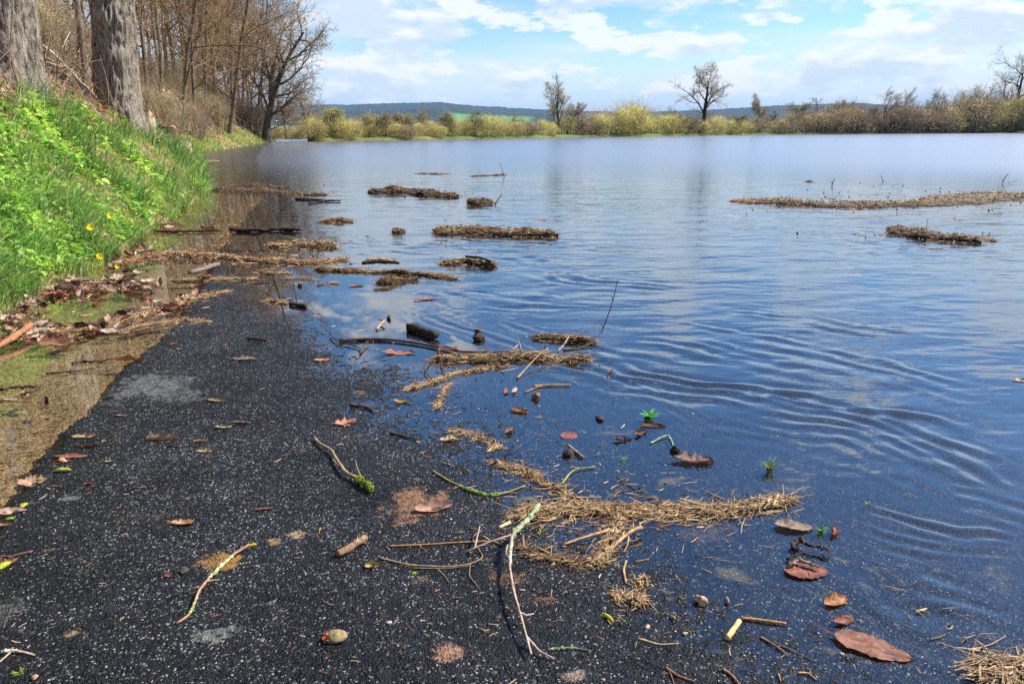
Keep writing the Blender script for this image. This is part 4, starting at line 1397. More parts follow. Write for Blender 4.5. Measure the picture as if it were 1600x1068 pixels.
def build_drift():
    """sodden leaf crumbs and grit lying in the brown shallows and along the crumbling lane edge"""
    mb = MB()
    n = 7000
    y = 1.2 + 11 * RNG.random(n) ** 1.2
    u = RNG.random(n)
    near_shore = u < 0.55
    ly = lane_l(y)
    x = np.where(near_shore, shore_x(y) + 0.75 * RNG.random(n) ** 2.0 - 0.06, np.where(u < 0.8, ly + RNG.normal(-0.03, 0.05, n), shore_x(y) + (ly - shore_x(y)) * RNG.random(n)))
    keep = fbm(x * 2.0, y * 2.0, 95, 3) + 0.25 * near_shore > 0.5
    x, y, near_shore = x[keep], y[keep], near_shore[keep]; n = len(x)
    bed = slope_z(x, y)
    z = np.where(x > lane_l(y), np.maximum(lane_z(x, y), 0.0), np.where(RNG.random(n) < 0.55, np.maximum(bed, 0.0), bed)) + 0.003 + 0.004 * RNG.random(n)
    S = np.clip(y / 6, 0.5, 1.4) * (0.005 + 0.014 * RNG.random(n) ** 1.6)
    a = RNG.random(n) * 6.28
    f = np.stack([np.cos(a), np.sin(a), RNG.normal(0, 0.22, n)], 1) * S[:, None]
    g = np.stack([-np.sin(a), np.cos(a), RNG.normal(0, 0.22, n)], 1) * (S * (0.25 + 0.4 * RNG.random(n)))[:, None]
    c = np.stack([x, y, z], 1)
    V = np.stack([c - f, c + g * 0.9 - f * 0.2, c + f, c - g - f * 0.1], 1)
    mb.add(V.reshape(-1, 3), np.arange(n * 4).reshape(n, 4), np.repeat(pick([lin(150, 108, 72), lin(118, 82, 54), lin(176, 136, 96), lin(92, 66, 46), lin(196, 160, 120), lin(130, 100, 70), lin(70, 52, 38)], n), 4, axis=0))
    return tag(mb.build('leaf_crumbs', M_LEAF), kind='stuff')


build_drift()
build_grass()
build_cover()
build_litter()
build_brush()


# ------------------------------------------------------------------ debris rafts
def raft(label, pts, hw, H, nstraw, pal=DRY, base=DARKMAT, slen=0.09, spread=0.4, cat='debris raft', name='debris_raft', wild=0.12, straww=0.0032, group='rafts of reed and straw on the flood water', lift=0.0):
    P = []
    for q in pts:
        p, m = on_surf(*q)
        P.append(p)
    P = smooth_poly(P, 60)
    seg = np.linalg.norm(np.diff(P[:, :2], axis=0), axis=1); cum = np.concatenate([[0], np.cumsum(seg)]); Ltot = cum[-1]
    nu = int(np.clip(Ltot / 0.016, 26, 200)); nv = 15
    sd = int(abs(pts[0][0] * 7 + pts[0][1])) % 997
    def at(s):
        return np.stack([np.interp(s, cum, P[:, k]) for k in range(3)], -1)
    ss = np.linspace(0, Ltot, nu)
    C = at(ss); T = np.gradient(C[:, :2], axis=0); T /= np.linalg.norm(T, axis=1, keepdims=True)
    N = np.stack([-T[:, 1], T[:, 0]], 1)
    v = np.linspace(-1, 1, nv)
    u = ss / Ltot
    tap = np.clip(np.minimum(u, 1 - u) / max(0.06, min(0.4, hw / Ltot)), 0, 1) ** 0.6
    wid = hw * tap * (0.30 + 1.5 * fbm(ss / max(hw * 2.2, 0.05), ss * 0, sd, 3) * fbm(ss / max(hw * 7, 0.15), ss * 0, sd + 5, 2) * 1.9)
    C[:, :2] += N[:, :2] * (hw * 1.3 * (fbm(ss / max(hw * 4, 0.1), ss * 0, sd + 41, 3) - 0.5))[:, None]
    U, V = np.meshgrid(ss, v, indexing='ij')
    X = C[:, 0:1] + N[:, 0:1] * wid[:, None] * V; Y = C[:, 1:2] + N[:, 1:2] * wid[:, None] * V
    k = 1.0 / max(hw * 0.9, 0.03)
    lump = 0.25 + 1.3 * fbm(X * k, Y * k, sd + 3, 3) * fbm(U * k * 0.35, 0 * U, sd + 9, 2) * 1.5
    env = np.clip(1 - V ** 2, 0, 1) ** 0.55 * tap[:, None] ** 0.5
    zoff = H * env * lump + 0.22 * H * env * (vnoise(X * k * 5, Y * k * 5, sd + 21) - 0.5)
    zoff = zoff * 0.62
    Z = C[:, 2:3] + zoff - 0.006 + lift
    Z[:, 0] = Z[:, -1] = (C[:, 2] - 0.02); Z[0] = Z[-1] = C[0, 2] - 0.02
    root = empty(name, tuple(P[len(P) // 2]), label, cat, group)
    mb = MB()
    cn = fbm(X * k * 4, Y * k * 4, sd + 31, 3)
    b = np.array(base)
    idx = np.clip((cn * 1.4 - 0.2) * len(b), 0, len(b) - 1).astype(int)
    soak = 0.45 + 0.55 * np.clip(zoff / max(H * 0.35, 1e-4), 0, 1)        # soaked dark near the water
    mb.grid(np.stack([X, Y, Z], -1), b[idx] * soak[..., None])
    mb.build('matted_base', M_MATTED, root, origin=tuple(root.location))
    n = nstraw
    s = RNG.random(n) * Ltot
    vv = np.clip(RNG.normal(0, 0.5, n), -1.25, 1.25)
    stray = RNG.random(n) < 0.20
    vv = np.where(stray, RNG.normal(0, 2.3, n), vv)
    c = np.stack([np.interp(s, ss, C[:, k]) for k in range(3)], -1)
    ti = np.interp(s, ss, np.unwrap(np.arctan2(T[:, 1], T[:, 0])))
    ww = np.interp(s, ss, wid)
    hN = np.interp(s, ss, tap)
    c[:, 0] += -np.sin(ti) * ww * vv; c[:, 1] += np.cos(ti) * ww * vv
    lm = 0.25 + 1.3 * fbm(c[:, 0] * k, c[:, 1] * k, sd + 3, 3) * fbm(s * k * 0.35, 0 * s, sd + 9, 2) * 1.5
    c[:, 2] += 0.62 * H * np.clip(1 - vv ** 2, 0, 1) ** 0.55 * hN ** 0.5 * lm + lift + 0.002 * RNG.random(n)
    L = slen * (0.3 + 0.9 * RNG.random(n)) * np.where(RNG.random(n) < 0.05, 2.2, 1.0) * np.where(stray, 0.6, 1.0)
    c[:, 2] += np.where(stray, 0.002, 0.0)
    st = MB()
    straws(st, c, ti + np.where(RNG.random(n) < 0.3, RNG.normal(0, spread * 2.6, n), RNG.normal(0, spread, n)), np.where(stray, 0.0, RNG.normal(0, wild, n)), L, straww * (0.5 + 0.8 * RNG.random(n) + 1.6 * (RNG.random(n) < 0.07)), pick(pal, n, 0.42), RNG.normal(0, 0.25, n))
    nf = n // 5
    i = RNG.integers(0, n, nf)
    flakes(st, c[i] + np.array((0, 0, 0.002)) + RNG.normal(0, 0.003, (nf, 3)), min(0.022, max(0.007, hw * 0.12)), np.array(RUST[:5] + DARKMAT) * 0.8, RNG)
    st.build('straw', M_STRAW, root, origin=tuple(root.location), kind='stuff')
    return root


GREY = DRY + [lin(150, 140, 124), lin(176, 164, 146), lin(200, 190, 172)]
MUD = [lin(120, 94, 64), lin(92, 70, 46), lin(150, 120, 80), lin(72, 54, 38), lin(172, 142, 98)]
RAFTS = [
    ('long thin raft of brown debris stretching from the grass point into the water', [(330, 297), (390, 297), (450, 302), (514, 304)], 0.22, 0.07, 700, MUD, 0.12),
    ('scum of leaf bits and silt beside the grass point', [(335, 290), (400, 287), (450, 294)], 0.18, 0.015, 300, MUD, 0.08),
    ('lumpy dark raft of four mounds, farthest out in mid water', [(574, 301), (640, 300), (680, 306), (712, 309)], 0.20, 0.17, 900, MUD, 0.12),
    ('round dark clump with a stub of stick, past the lumpy raft', [(729, 318), (771, 318)], 0.17, 0.20, 420, MUD, 0.12),
    ('low straw islet alone between the log line and the lumpy raft', [(498, 347), (525, 346), (550, 347)], 0.10, 0.07, 260, DRY, 0.10),
    ('tiny mossy clump standing alone in rippled water', [(612, 363), (634, 363)], 0.055, 0.09, 120, MUD, 0.06),
    ('big oblong raft of reed litter in the middle of the water', [(677, 362), (740, 362), (800, 366), (873, 369)], 0.19, 0.11, 1500, DRY + MUD, 0.12),
    ('straw raft with a twig tail, near the end of the dark log', [(416, 385), (470, 383), (525, 387)], 0.12, 0.07, 620, DRY, 0.10),
    ('long band of leaves and straw reaching out from the grass', [(170, 398), (250, 399), (330, 401), (420, 408), (480, 411), (544, 406)], 0.09, 0.055, 1700, DRY + RUST, 0.10),
    ('small straw islet just beyond the tip of the long band', [(574, 408), (596, 407), (618, 408)], 0.055, 0.035, 160, DRY, 0.08),
    ('compact raft with a dark stick across its top', [(686, 413), (730, 411), (777, 415)], 0.075, 0.065, 420, DRY + MUD, 0.09),
    ('long straggling raft that carries a dark bark strip', [(492, 421), (560, 424), (640, 428), (718, 436)], 0.055, 0.04, 800, DRY + MUD, 0.10),
    ('knotted clump of straw hanging off the straggling raft', [(587, 442), (625, 440), (655, 438)], 0.05, 0.06, 320, MUD, 0.07),
    ('crumbly scrap of debris below the knotted clump', [(584, 453), (608, 450)], 0.025, 0.03, 90, MUD, 0.05),
    ('straw strip floating over the submerged edge of the path', [(268, 440), (330, 437), (398, 437)], 0.05, 0.025, 500, DRY, 0.10),
    ('straw clump trailing from the long band towards the path', [(406, 424), (430, 428), (450, 427)], 0.05, 0.03, 240, DRY, 0.08),
    ('short straw islet over the blue shallows, near the straw strip', [(445, 437), (468, 435), (492, 437)], 0.03, 0.02, 120, DRY, 0.07),
    ('leafy scrap of straw between two islets in the shallows', [(494, 446), (515, 443), (532, 444)], 0.028, 0.02, 110, DRY + RUST, 0.06),
    ('pair of little straw clumps by the short dark log', [(414, 470), (433, 471), (450, 475)], 0.03, 0.025, 180, DRY, 0.06),
    ('broad swathe of straw and leaf bits along the brown shallows', [(0, 528), (70, 524), (140, 512), (205, 500), (262, 478), (320, 462), (356, 455)], 0.085, 0.03, 2300, DRY + RUST, 0.09),
    ('loose drift of straw beside the asphalt edge', [(180, 520), (230, 508), (280, 500), (325, 503)], 0.04, 0.014, 500, DRY, 0.08),
    ('dark reed raft with tangled twigs at the corner of the still pool', [(676, 563), (740, 563), (800, 561), (860, 561), (922, 563)], 0.045, 0.045, 1300, DRY + DARKMAT, 0.09),
    ('braided tail of straw trailing from the dark reed raft', [(634, 610), (680, 596), (720, 582), (790, 572)], 0.017, 0.014, 520, DRY, 0.08),
    ('short straw spur hanging down from the braided tail', [(683, 640), (690, 622), (702, 600)], 0.017, 0.012, 260, DRY, 0.05),
    ('flat brown raft at the foot of the tall thin twig', [(832, 529), (880, 531), (934, 534)], 0.035, 0.045, 560, DARKMAT + DRY, 0.07),
    ('thick straw raft with a bushy end, largest near the camera', [(800, 806), (860, 798), (930, 796), (1000, 802), (1070, 797), (1140, 798), (1190, 786), (1234, 777)], 0.028, 0.024, 2300, DRY, 0.09),
    ('tangle of straw hanging below the thick straw raft', [(968, 812), (955, 840), (938, 868), (920, 882)], 0.022, 0.016, 620, DRY, 0.06),
    ('dark curved wisp of reed ending in straw under the tangle', [(812, 856), (850, 870), (890, 880), (945, 880)], 0.009, 0.010, 320, DRY + DARKMAT, 0.09),
    ('chain of straw along the film of water above the thick raft', [(700, 672), (745, 680), (778, 700), (768, 704)], 0.012, 0.008, 260, DRY, 0.07),
    ('knot of straw in the middle of the straw chain', [(770, 722), (810, 734), (842, 744)], 0.014, 0.009, 320, DRY, 0.07),
    ('dark rope of straw leading into the thick raft', [(820, 742), (850, 756), (880, 768), (900, 786)], 0.011, 0.010, 300, DARKMAT + DRY, 0.07),
    ('frayed straw bundle near the yellow catkin on dark asphalt', [(958, 930), (985, 936), (1005, 946)], 0.016, 0.012, 200, DRY, 0.05),
    ('small fan of straw above the frayed bundle', [(998, 925), (1000, 912), (1006, 904)], 0.012, 0.010, 130, DRY, 0.04),
    ('straw bundle with broken reeds in the bottom corner by the water', [(1518, 1052), (1560, 1045), (1610, 1040), (1680, 1050)], 0.035, 0.03, 800, DRY, 0.08),
    ('very long flat raft of grey reed litter reaching out of the picture', [(1143, 312), (1220, 314), (1300, 319), (1420, 318), (1520, 312), (1640, 305)], 0.62, 0.10, 5200, GREY, 0.13),
    ('humped raft with two mounds in front of the very long raft', [(1390, 358), (1425, 362), (1460, 372), (1500, 376), (1528, 380)], 0.16, 0.17, 1100, GREY + MUD, 0.12),
    ('loose fringe of twigs off the humped raft', [(1515, 372), (1558, 377)], 0.07, 0.03, 160, MUD, 0.14),
    ('thin floating line of twigs beyond the lumpy raft', [(648, 271), (680, 272), (706, 272)], 0.12, 0.04, 90, GREY, 0.25),
    ('far speck line of flotsam around a leaning dry stalk', [(733, 276), (760, 275), (790, 273)], 0.12, 0.06, 90, GREY, 0.25),
    ('small dark flotsam patch far out before the very long raft', [(1258, 284), (1270, 284)], 0.12, 0.05, 60, MUD, 0.12),
]
for lab, pts, hw, H, ns, pal, sl in RAFTS:
    far_ = pts[0][1] < 420
    raft(lab, pts, hw, H, int(ns * 0.85), pal, slen=sl, straww=0.0027 if not far_ else 0.0048, spread=0.55 if pts[0][1] > 420 else 0.75, wild=0.12 if not far_ else 0.25)


# ------------------------------------------------------------------ single leaves
def leaf_mesh(L, ratio, shape, curl, bend, col, seed, vein=True):
    R = np.random.default_rng(seed)
    nt_, nv = 21, 9
    t = np.linspace(0, 1, nt_); v = np.linspace(-1, 1, nv)
    if shape == 'oak':
        w = np.sin(np.pi * t ** 0.8) ** 0.8 * (0.80 + 0.20 * np.cos(t * 2 * np.pi * 3.5 + 0.5 + R.random())) * (0.55 + 0.6 * t)
    elif shape == 'oval':
        w = np.sin(np.pi * t ** 0.9) ** 0.55
    elif shape == 'torn':
        w = np.sin(np.pi * t ** 0.85) ** 0.6 * (0.6 + 0.75 * np.array([R.random() for _ in t]))
    else:
        w = np.sin(np.pi * t ** 0.75) ** 0.85
    w = w * (0.88 + 0.24 * np.array([R.random() for _ in t])) * L * ratio * 0.5
    wl_, wr_ = w * (0.9 + 0.2 * vnoise(t * 5, t * 0, seed)), w * (0.9 + 0.2 * vnoise(t * 5, t * 0 + 9, seed))
    T, V = np.meshgrid(t, v, indexing='ij')
    Wd = np.where(V < 0, wl_[:, None], wr_[:, None])
    X = (T - 0.5) * L
    Y = V * Wd
    cur = curl * (0.6 + 0.8 * vnoise(T * 2.5, V * 0 + (V > 0) * 7, seed + 2))
    Z = np.abs(V) ** 1.6 * Wd * cur + bend * L * (T - 0.5) ** 2 * 2 + (0.05 + 0.09 * curl) * L * (fbm(T * 4, V * 1.8, seed + 4, 3) - 0.5)
    Y = Y * (1 - 0.35 * np.clip(np.abs(cur), 0, 1.4) * np.abs(V))
    Z = Z - np.percentile(Z, 22)
    c = np.array(col)[None, None, :] * (0.75 + 0.5 * fbm(T * 4, V * 2.0, seed + 6, 3))[..., None]
    if vein:
        side = (np.abs(((T * 7 - np.abs(V) * 1.3) % 1.0) - 0.5) < 0.10)
        k = np.maximum((np.abs(V) < 0.1) * 0.55, side * 0.28)
        c = c * (1 - k[..., None]) + np.array(col) * 1.45 * k[..., None]
        Z = Z - 0.006 * L * (np.abs(V) < 0.1)
    blot = sstep(0.55, 0.7, fbm(T * 6 + 3, V * 3, seed + 8, 3))[..., None] * 0.45
    c = c * (1 - blot)
    g = c.mean(-1, keepdims=True); c = (g + (c - g) * 0.82) * 0.80
    edge = (np.abs(V) > 0.95) * 0.25
    c = c * (1 - edge[..., None])
    return np.stack([X, Y, Z], -1), np.clip(c, 0, 1)


def leaf(label, px, py, Lpx, yaw, shape='oval', col=RUST[1], ratio=0.5, curl=0.3, bend=0.15, tilt=0.0, lift=0.0, stalk=False, cat='leaf', group='dead leaves lying apart on path and water', name='dead_leaf'):
    p, m = on_surf(px, py)
    L = Lpx * m * 1.05
    P, c = leaf_mesh(L, ratio, shape, curl, bend, col, int(px * 3 + py * 7) % 9973)
    o_ = MB(); o_.grid(P, c)
    o = o_.build(name, M_LEAF)
    o.location = (p[0], p[1], p[2] + 0.003 + lift)
    o.rotation_euler = (tilt, 0.04, math.radians(yaw))
    tag(o, label, cat, group)
    if stalk:
        sm = MB()
        z0 = P[0, 4]
        q = np.stack([z0, z0 + np.array((-0.16 * L, 0.02 * L, 0.006)), z0 + np.array((-0.34 * L, 0.06 * L, 0.0))])
        sm.tube(q, (0.0016, 0.0013, 0.0015), 5, np.array(col) * 0.7)
        sm.build('stalk', M_LEAF, o)
    return o


ORANGE, RED, TAN, PALE, DK, GOLD = lin(196, 120, 70), lin(178, 92, 66), lin(190, 142, 100), lin(222, 190, 152), lin(92, 62, 44), lin(216, 172, 92)
LEAVES = [
    ('long brown leaf with a pale midrib, largest leaf by the water in the corner', 1362, 1012, 108, -28, 'oval', lin(170, 108, 74), 0.5, 0.10, 0.05, 0, 0, True),
    ('round russet leaf half covered by debris, under a dark twig', 1260, 893, 68, 8, 'oval', lin(168, 96, 70), 0.62, 0.03, 0.03, 0, 0, False),
    ('rust leaf with a folded ribbed golden half, below the round russet leaf', 1305, 940, 46, 24, 'oval', lin(206, 136, 76), 0.55, 0.6, 0.1, 0.3, 0, False),
    ('small curled russet leaf just above the long brown leaf', 1318, 971, 38, 20, 'oval', lin(170, 96, 66), 0.5, 0.7, 0.3, 0.2, 0, True),
    ('pale silty leaf lying flat beside the bushy end of the straw raft', 1240, 824, 56, -6, 'oval', lin(170, 140, 112), 0.55, 0.3, 0.1, 0, 0, False),
    ('upright orange leaf scrap with a green sprig, next to the pale silty leaf', 1301, 832, 24, 65, 'torn', lin(200, 112, 72), 0.7, 0.8, 0.2, 0.7, 0.004, False),
    ('crumpled purple-brown leaf adrift below the sprig clump', 1083, 720, 62, -4, 'torn', lin(170, 126, 104), 0.5, 0.5, 0.15, 0, 0, True),
    ('red-brown square leaf floating in the still blue film', 890, 681, 28, 10, 'oval', lin(164, 92, 80), 0.75, 0.05, 0.0, 0.2, 0, False),
    ('orange folded leaf above the red-brown square leaf', 811, 643, 30, -28, 'oval', lin(208, 130, 70), 0.45, 0.6, 0.1, 0, 0, False),
    ('upright brown leaf, first of the twin pair standing in the film', 789, 613, 20, 80, 'oval', lin(170, 110, 84), 0.55, 0.7, 0.2, 0.8, 0.004, False),
    ('upright pale leaf, second of the twin pair standing in the film', 803, 612, 22, 70, 'oval', lin(204, 172, 146), 0.45, 0.8, 0.2, 0.7, 0.004, False),
    ('star-shaped brown leaf caught at the end of the dark reed raft', 782, 574, 26, -60, 'oak', lin(158, 104, 70), 0.8, 0.3, 0.2, 0.6, 0.02, False),
    ('flat reddish oak leaf below the fallen branch in the still pool', 622, 552, 52, -3, 'oak', lin(190, 116, 76), 0.5, 0.2, 0.15, 0.1, 0.0, False),
    ('orange oak leaf scrap alone on asphalt near the fallen branch', 504, 563, 27, 18, 'oak', lin(206, 136, 92), 0.55, 0.4, 0.2, 0.2, 0, False),
    ('orange-pink leaf with a turned-up tip, on bluish asphalt', 541, 662, 34, 30, 'torn', lin(208, 132, 94), 0.6, 0.5, 0.3, 0.25, 0, True),
    ('grey-brown curled leaf strip beside the asphalt leaf scraps, off the straw drift', 383, 562, 40, 4, 'torn', lin(170, 142, 122), 0.3, 0.5, 0.1, 0, 0, True),
    ('green and russet leaf scrap beneath the grey worn patch', 338, 627, 28, -6, 'torn', lin(164, 130, 52), 0.4, 0.4, 0.2, 0, 0, False),
    ('ribbed orange leaf rolled like a boat, on the tip of asphalt by the shallows', 203, 563, 44, -2, 'oval', lin(204, 116, 52), 0.28, 0.9, 0.1, 0, 0, True),
    ('broad tan leaf curled over the big round rust stain', 677, 795, 58, 22, 'oval', lin(190, 138, 108), 0.5, 0.45, 0.2, 0.25, 0, False),
    ('crinkled tan leaf roll on dark asphalt, biggest of the scattered ones', 252, 686, 42, 8, 'torn', lin(206, 158, 112), 0.4, 0.9, 0.1, 0.1, 0, False),
    ('small tan leaf fragment right of the crinkled roll', 314, 690, 22, 10, 'torn', lin(196, 150, 98), 0.4, 0.6, 0.1, 0, 0, False),
    ('dark bent leaf fragment under the crinkled roll', 273, 698, 22, -12, 'torn', lin(140, 104, 74), 0.3, 0.8, 0.1, 0, 0, False),
    ('pale straw-coloured leaf scrap with a tail, below the tan fragment', 320, 706, 26, 0, 'torn', lin(204, 172, 116), 0.35, 0.5, 0.1, 0, 0, False),
    ('long red-brown leaf on the path edge next to a tan seed', 110, 714, 50, 4, 'oval', lin(176, 104, 80), 0.28, 0.35, 0.1, 0, 0, False),
    ('curled tan oak leaf propped at the asphalt edge above the yellow catkin', 132, 683, 34, 14, 'oak', lin(202, 156, 104), 0.55, 0.7, 0.2, 0.3, 0, False),
    ('thin dark leaf roll trailing from the propped oak leaf', 137, 698, 38, -3, 'torn', lin(128, 74, 50), 0.18, 0.9, 0.05, 0, 0, False),
    ('wide pinkish leaf stuck on the edge between shallows and asphalt', 52, 755, 40, 30, 'torn', lin(208, 154, 118), 0.6, 0.5, 0.3, 0.3, 0, True),
    ('pale leaf lying in the corner of the path edge by the lower catkin', 18, 800, 42, 12, 'oval', lin(210, 166, 136), 0.4, 0.4, 0.2, 0.2, 0, False),
    ('russet leaf scrap at the side of the picture below the pale leaf', 6, 822, 22, 15, 'torn', lin(190, 130, 94), 0.5, 0.5, 0.2, 0, 0, False),
    ('russet leaf clump with a stem, at the border of the dark asphalt', 10, 882, 34, 60, 'torn', lin(160, 96, 62), 0.5, 0.8, 0.2, 0.5, 0, True),
    ('straw-gold shredded leaf with a spike, alone on black asphalt', 286, 818, 34, 8, 'torn', lin(204, 148, 84), 0.45, 0.5, 0.3, 0.2, 0, True),
    ('tiny red-brown leaf disc near the gold-stained twig', 263, 900, 12, 0, 'oval', lin(150, 78, 54), 0.8, 0.4, 0.1, 0.2, 0, False),
    ('golden crumpled leaf beside the stubby stick', 581, 885, 22, 20, 'torn', lin(210, 176, 74), 0.8, 0.7, 0.3, 0.5, 0, False),
    ('tiny brown leaf chip near the dark asphalt seed', 170, 722, 12, 10, 'torn', lin(200, 168, 130), 0.6, 0.5, 0.2, 0, 0, False),
    ('narrow orange leaf sliver on asphalt by the leaf-strewn edge', 88, 760, 16, 0, 'torn', lin(192, 120, 80), 0.3, 0.5, 0.1, 0, 0, False),
    ('dark orange leaf sliver next to the narrow one', 140, 757, 18, 12, 'torn', lin(160, 92, 60), 0.4, 0.6, 0.1, 0, 0, False),
    ('thin pale leaf sliver at the asphalt above the leaf fragments', 190, 650, 18, 5, 'torn', lin(186, 140, 112), 0.3, 0.4, 0.1, 0, 0, False),
    ('orange flat leaf drifting between the straw islets in blue shallows', 556, 447, 24, 4, 'oval', lin(190, 112, 68), 0.4, 0.3, 0.1, 0, 0, False),
    ('reddish leaf end on the straw strip', 408, 440, 28, -8, 'oval', lin(176, 100, 62), 0.3, 0.4, 0.1, 0, 0.01, False),
    ('pinkish bark-like leaf floating at the centre of the blue shallows', 667, 468, 40, 12, 'torn', lin(196, 138, 128), 0.22, 0.3, 0.05, 0, 0, False),
    ('brown leaf stuck in the dark reed raft, by the fallen branch', 700, 552, 30, -8, 'oval', lin(164, 88, 54), 0.4, 0.5, 0.1, 0.2, 0.02, False),
    ('leaf scrap on top of the big oblong raft', 846, 359, 14, -10, 'oval', lin(206, 140, 92), 0.4, 0.3, 0.1, 0.3, 0.10, False),
    ('pale leaf cut by the picture border on open water', 1594, 595, 22, -10, 'oval', lin(226, 190, 160), 0.5, 0.5, 0.1, 0.3, 0, False),
    ('brown leaf scrap in the sprig clump, turned up', 1000, 678, 26, 40, 'torn', lin(150, 92, 70), 0.6, 0.8, 0.3, 0.5, 0, False),
    ('dark leaf roll leading the sprig clump', 972, 688, 30, 8, 'torn', lin(98, 70, 52), 0.35, 0.9, 0.1, 0.1, 0, False),
    ('maroon leaf lying under the green sprig', 1020, 666, 38, -6, 'oval', lin(118, 62, 50), 0.3, 0.4, 0.1, 0.1, 0, False),
    ('tan crumpled leaf pinned in the chain of straw', 705, 688, 34, 10, 'torn', lin(206, 172, 112), 0.45, 0.7, 0.2, 0.2, 0, False),
    ('straw-pale leaf rosette below the braided tail', 628, 629, 26, 0, 'torn', lin(206, 166, 98), 0.4, 0.5, 0.3, 0, 0, False),
    ('greyish leaf pair standing by the straw chain, in the film', 796, 674, 26, 60, 'torn', lin(164, 128, 106), 0.5, 0.9, 0.3, 0.4, 0, False),
]
for a in LEAVES:
    leaf(*a)

# the heap of big leaves along the edge of the grass: each leaf its own
HEAP = [('big pale leaf on the heap by the grass, stiff and curled', 122, 443, 40, 20, PALE), ('white-veined tan leaf standing up in the leaf heap', 72, 455, 34, 70, PALE), ('dark brown leaf roll at the top of the leaf heap', 100, 432, 46, -6, DK),
        ('cream leaf split at the tip, low end of the leaf heap', 34, 468, 22, 75, PALE), ('cream leaf leaning on the split one at the end of the heap', 10, 472, 30, 40, PALE), ('rusty leaf in the middle of the leaf heap', 82, 462, 34, 10, ORANGE),
        ('flat tan leaf edge in the water under the heap', 12, 494, 40, 4, TAN), ('light leaf beached where the heap meets open shallows', 221, 428, 26, -12, PALE), ('bark-dark leaf above the beached light leaf', 205, 426, 30, 4, DK),
        ('upright pale tan leaf at the far end of the heap', 232, 442, 24, 60, PALE), ('russet leaf under the upright pale one', 210, 458, 34, 2, RUST[3]), ('cream crumpled leaf standing alone in the brown shallows', 64, 528, 32, 70, PALE),
        ('wide leaf among the leaf bits beside the lone cream leaf', 175, 522, 34, 12, PALE), ('dull red leaf next to the cream crumpled leaf', 95, 540, 60, 6, RUST[1]), ('silvery leaf adrift on brown shallows beside dark litter', 18, 629, 24, 4, PALE),
        ('buff leaf at the grassy corner where the log begins', 265, 357, 16, 40, PALE), ('tan leaf on the log line close to the grass', 255, 353, 14, 20, TAN), ('pale leaf scrap riding on the dark log', 412, 361, 10, 40, PALE)]
for j, (lab, px, py, Lp, yaw, col) in enumerate(HEAP):
    leaf(lab, px, py, Lp, yaw, 'torn' if j % 3 == 1 else ('oak' if j % 3 else 'oval'), col, 0.5, 0.5, 0.2, 0.35 if j % 2 else 0.1, 0.012, False, group='leaf heap along the grass edge')
R = np.random.default_rng(77)
protos = {}
ZONES = [((0, 472), (60, 456), 24, 18), ((60, 452), (160, 452), 60, 22), ((160, 440), (240, 452), 40, 18), ((165, 392), (235, 400), 26, 12), ((0, 500), (120, 530), 30, 26), ((120, 520), (300, 470), 42, 18),
         ((250, 352), (330, 360), 8, 5), ((240, 398), (420, 404), 14, 6), ((20, 610), (70, 640), 5, 8), ((330, 420), (300, 460), 8, 12)]
LITLAB = ['russet leaf among the litter drifted along the edge of the bank', 'tan leaf among the litter drifted along the edge of the bank', 'dark brown leaf among the litter drifted along the edge of the bank', 'pale buff leaf among the litter drifted along the edge of the bank']
LITCOL = [[RUST[0], RUST[1], RED], [TAN, RUST[3], RUST[4]], [DK, RUST[6], RUST[2]], [PALE, RUST[5], lin(206, 176, 140)]]
for (a, b, n, sp) in ZONES:
    for _ in range(n):
        f = R.random()
        px = a[0] + (b[0] - a[0]) * f + R.normal(0, 6); py = a[1] + (b[1] - a[1]) * f + R.normal(0, sp * 0.4)
        ci = int(R.choice(4, p=(0.2, 0.36, 0.14, 0.30))); vi = int(R.integers(3))
        p, m = on_surf(px, py)
        L = m * (16 + 18 * R.random()) * (1.0 if py > 420 else 0.7)
        key = (ci, vi)
        if key not in protos:
            P, c = leaf_mesh(0.1, 0.55, ('oval', 'oak', 'torn')[vi], 0.6, 0.25, LITCOL[ci][vi], 900 + ci * 10 + vi)
            mb = MB(); mb.grid(P, c)
            o = mb.build('litter_leaf', M_LEAF); protos[key] = o
        else:
            o = protos[key].copy(); COL.objects.link(o)
        o.location = (p[0], p[1], p[2] + 0.002 + 0.02 * R.random())
        o.rotation_euler = (R.normal(0, 0.45), R.normal(0, 0.3), R.random() * 6.28)
        o.scale = (L / 0.1,) * 3
        tag(o, LITLAB[ci], 'leaf', 'leaf litter drifted along the bank')


# ------------------------------------------------------------------ twigs, sticks and logs
def world_path(pts, lift=0.0):
    out = []; ms = []
    for q in pts:
        p, m = on_surf(q[0], q[1]); h = q[2] if len(q) > 2 else 0.0
        out.append(p + np.array((0, 0, lift + h))); ms.append(m)
    return np.array(out), np.array(ms)


def dense(P, n):
    P = np.asarray(P, float)
    if len(P) < 3:
        t = np.linspace(0, 1, n)[:, None]
        return P[0] + (P[-1] - P[0]) * t
    seg = np.linalg.norm(np.diff(P, axis=0), axis=1); cum = np.concatenate([[0], np.cumsum(seg)])
    t = np.linspace(0, cum[-1], n)
    Q = np.stack([np.interp(t, cum, P[:, k]) for k in range(3)], 1)
    Q[1:-1] = (Q[:-2] + 2 * Q[1:-1] + Q[2:]) / 4
    return Q


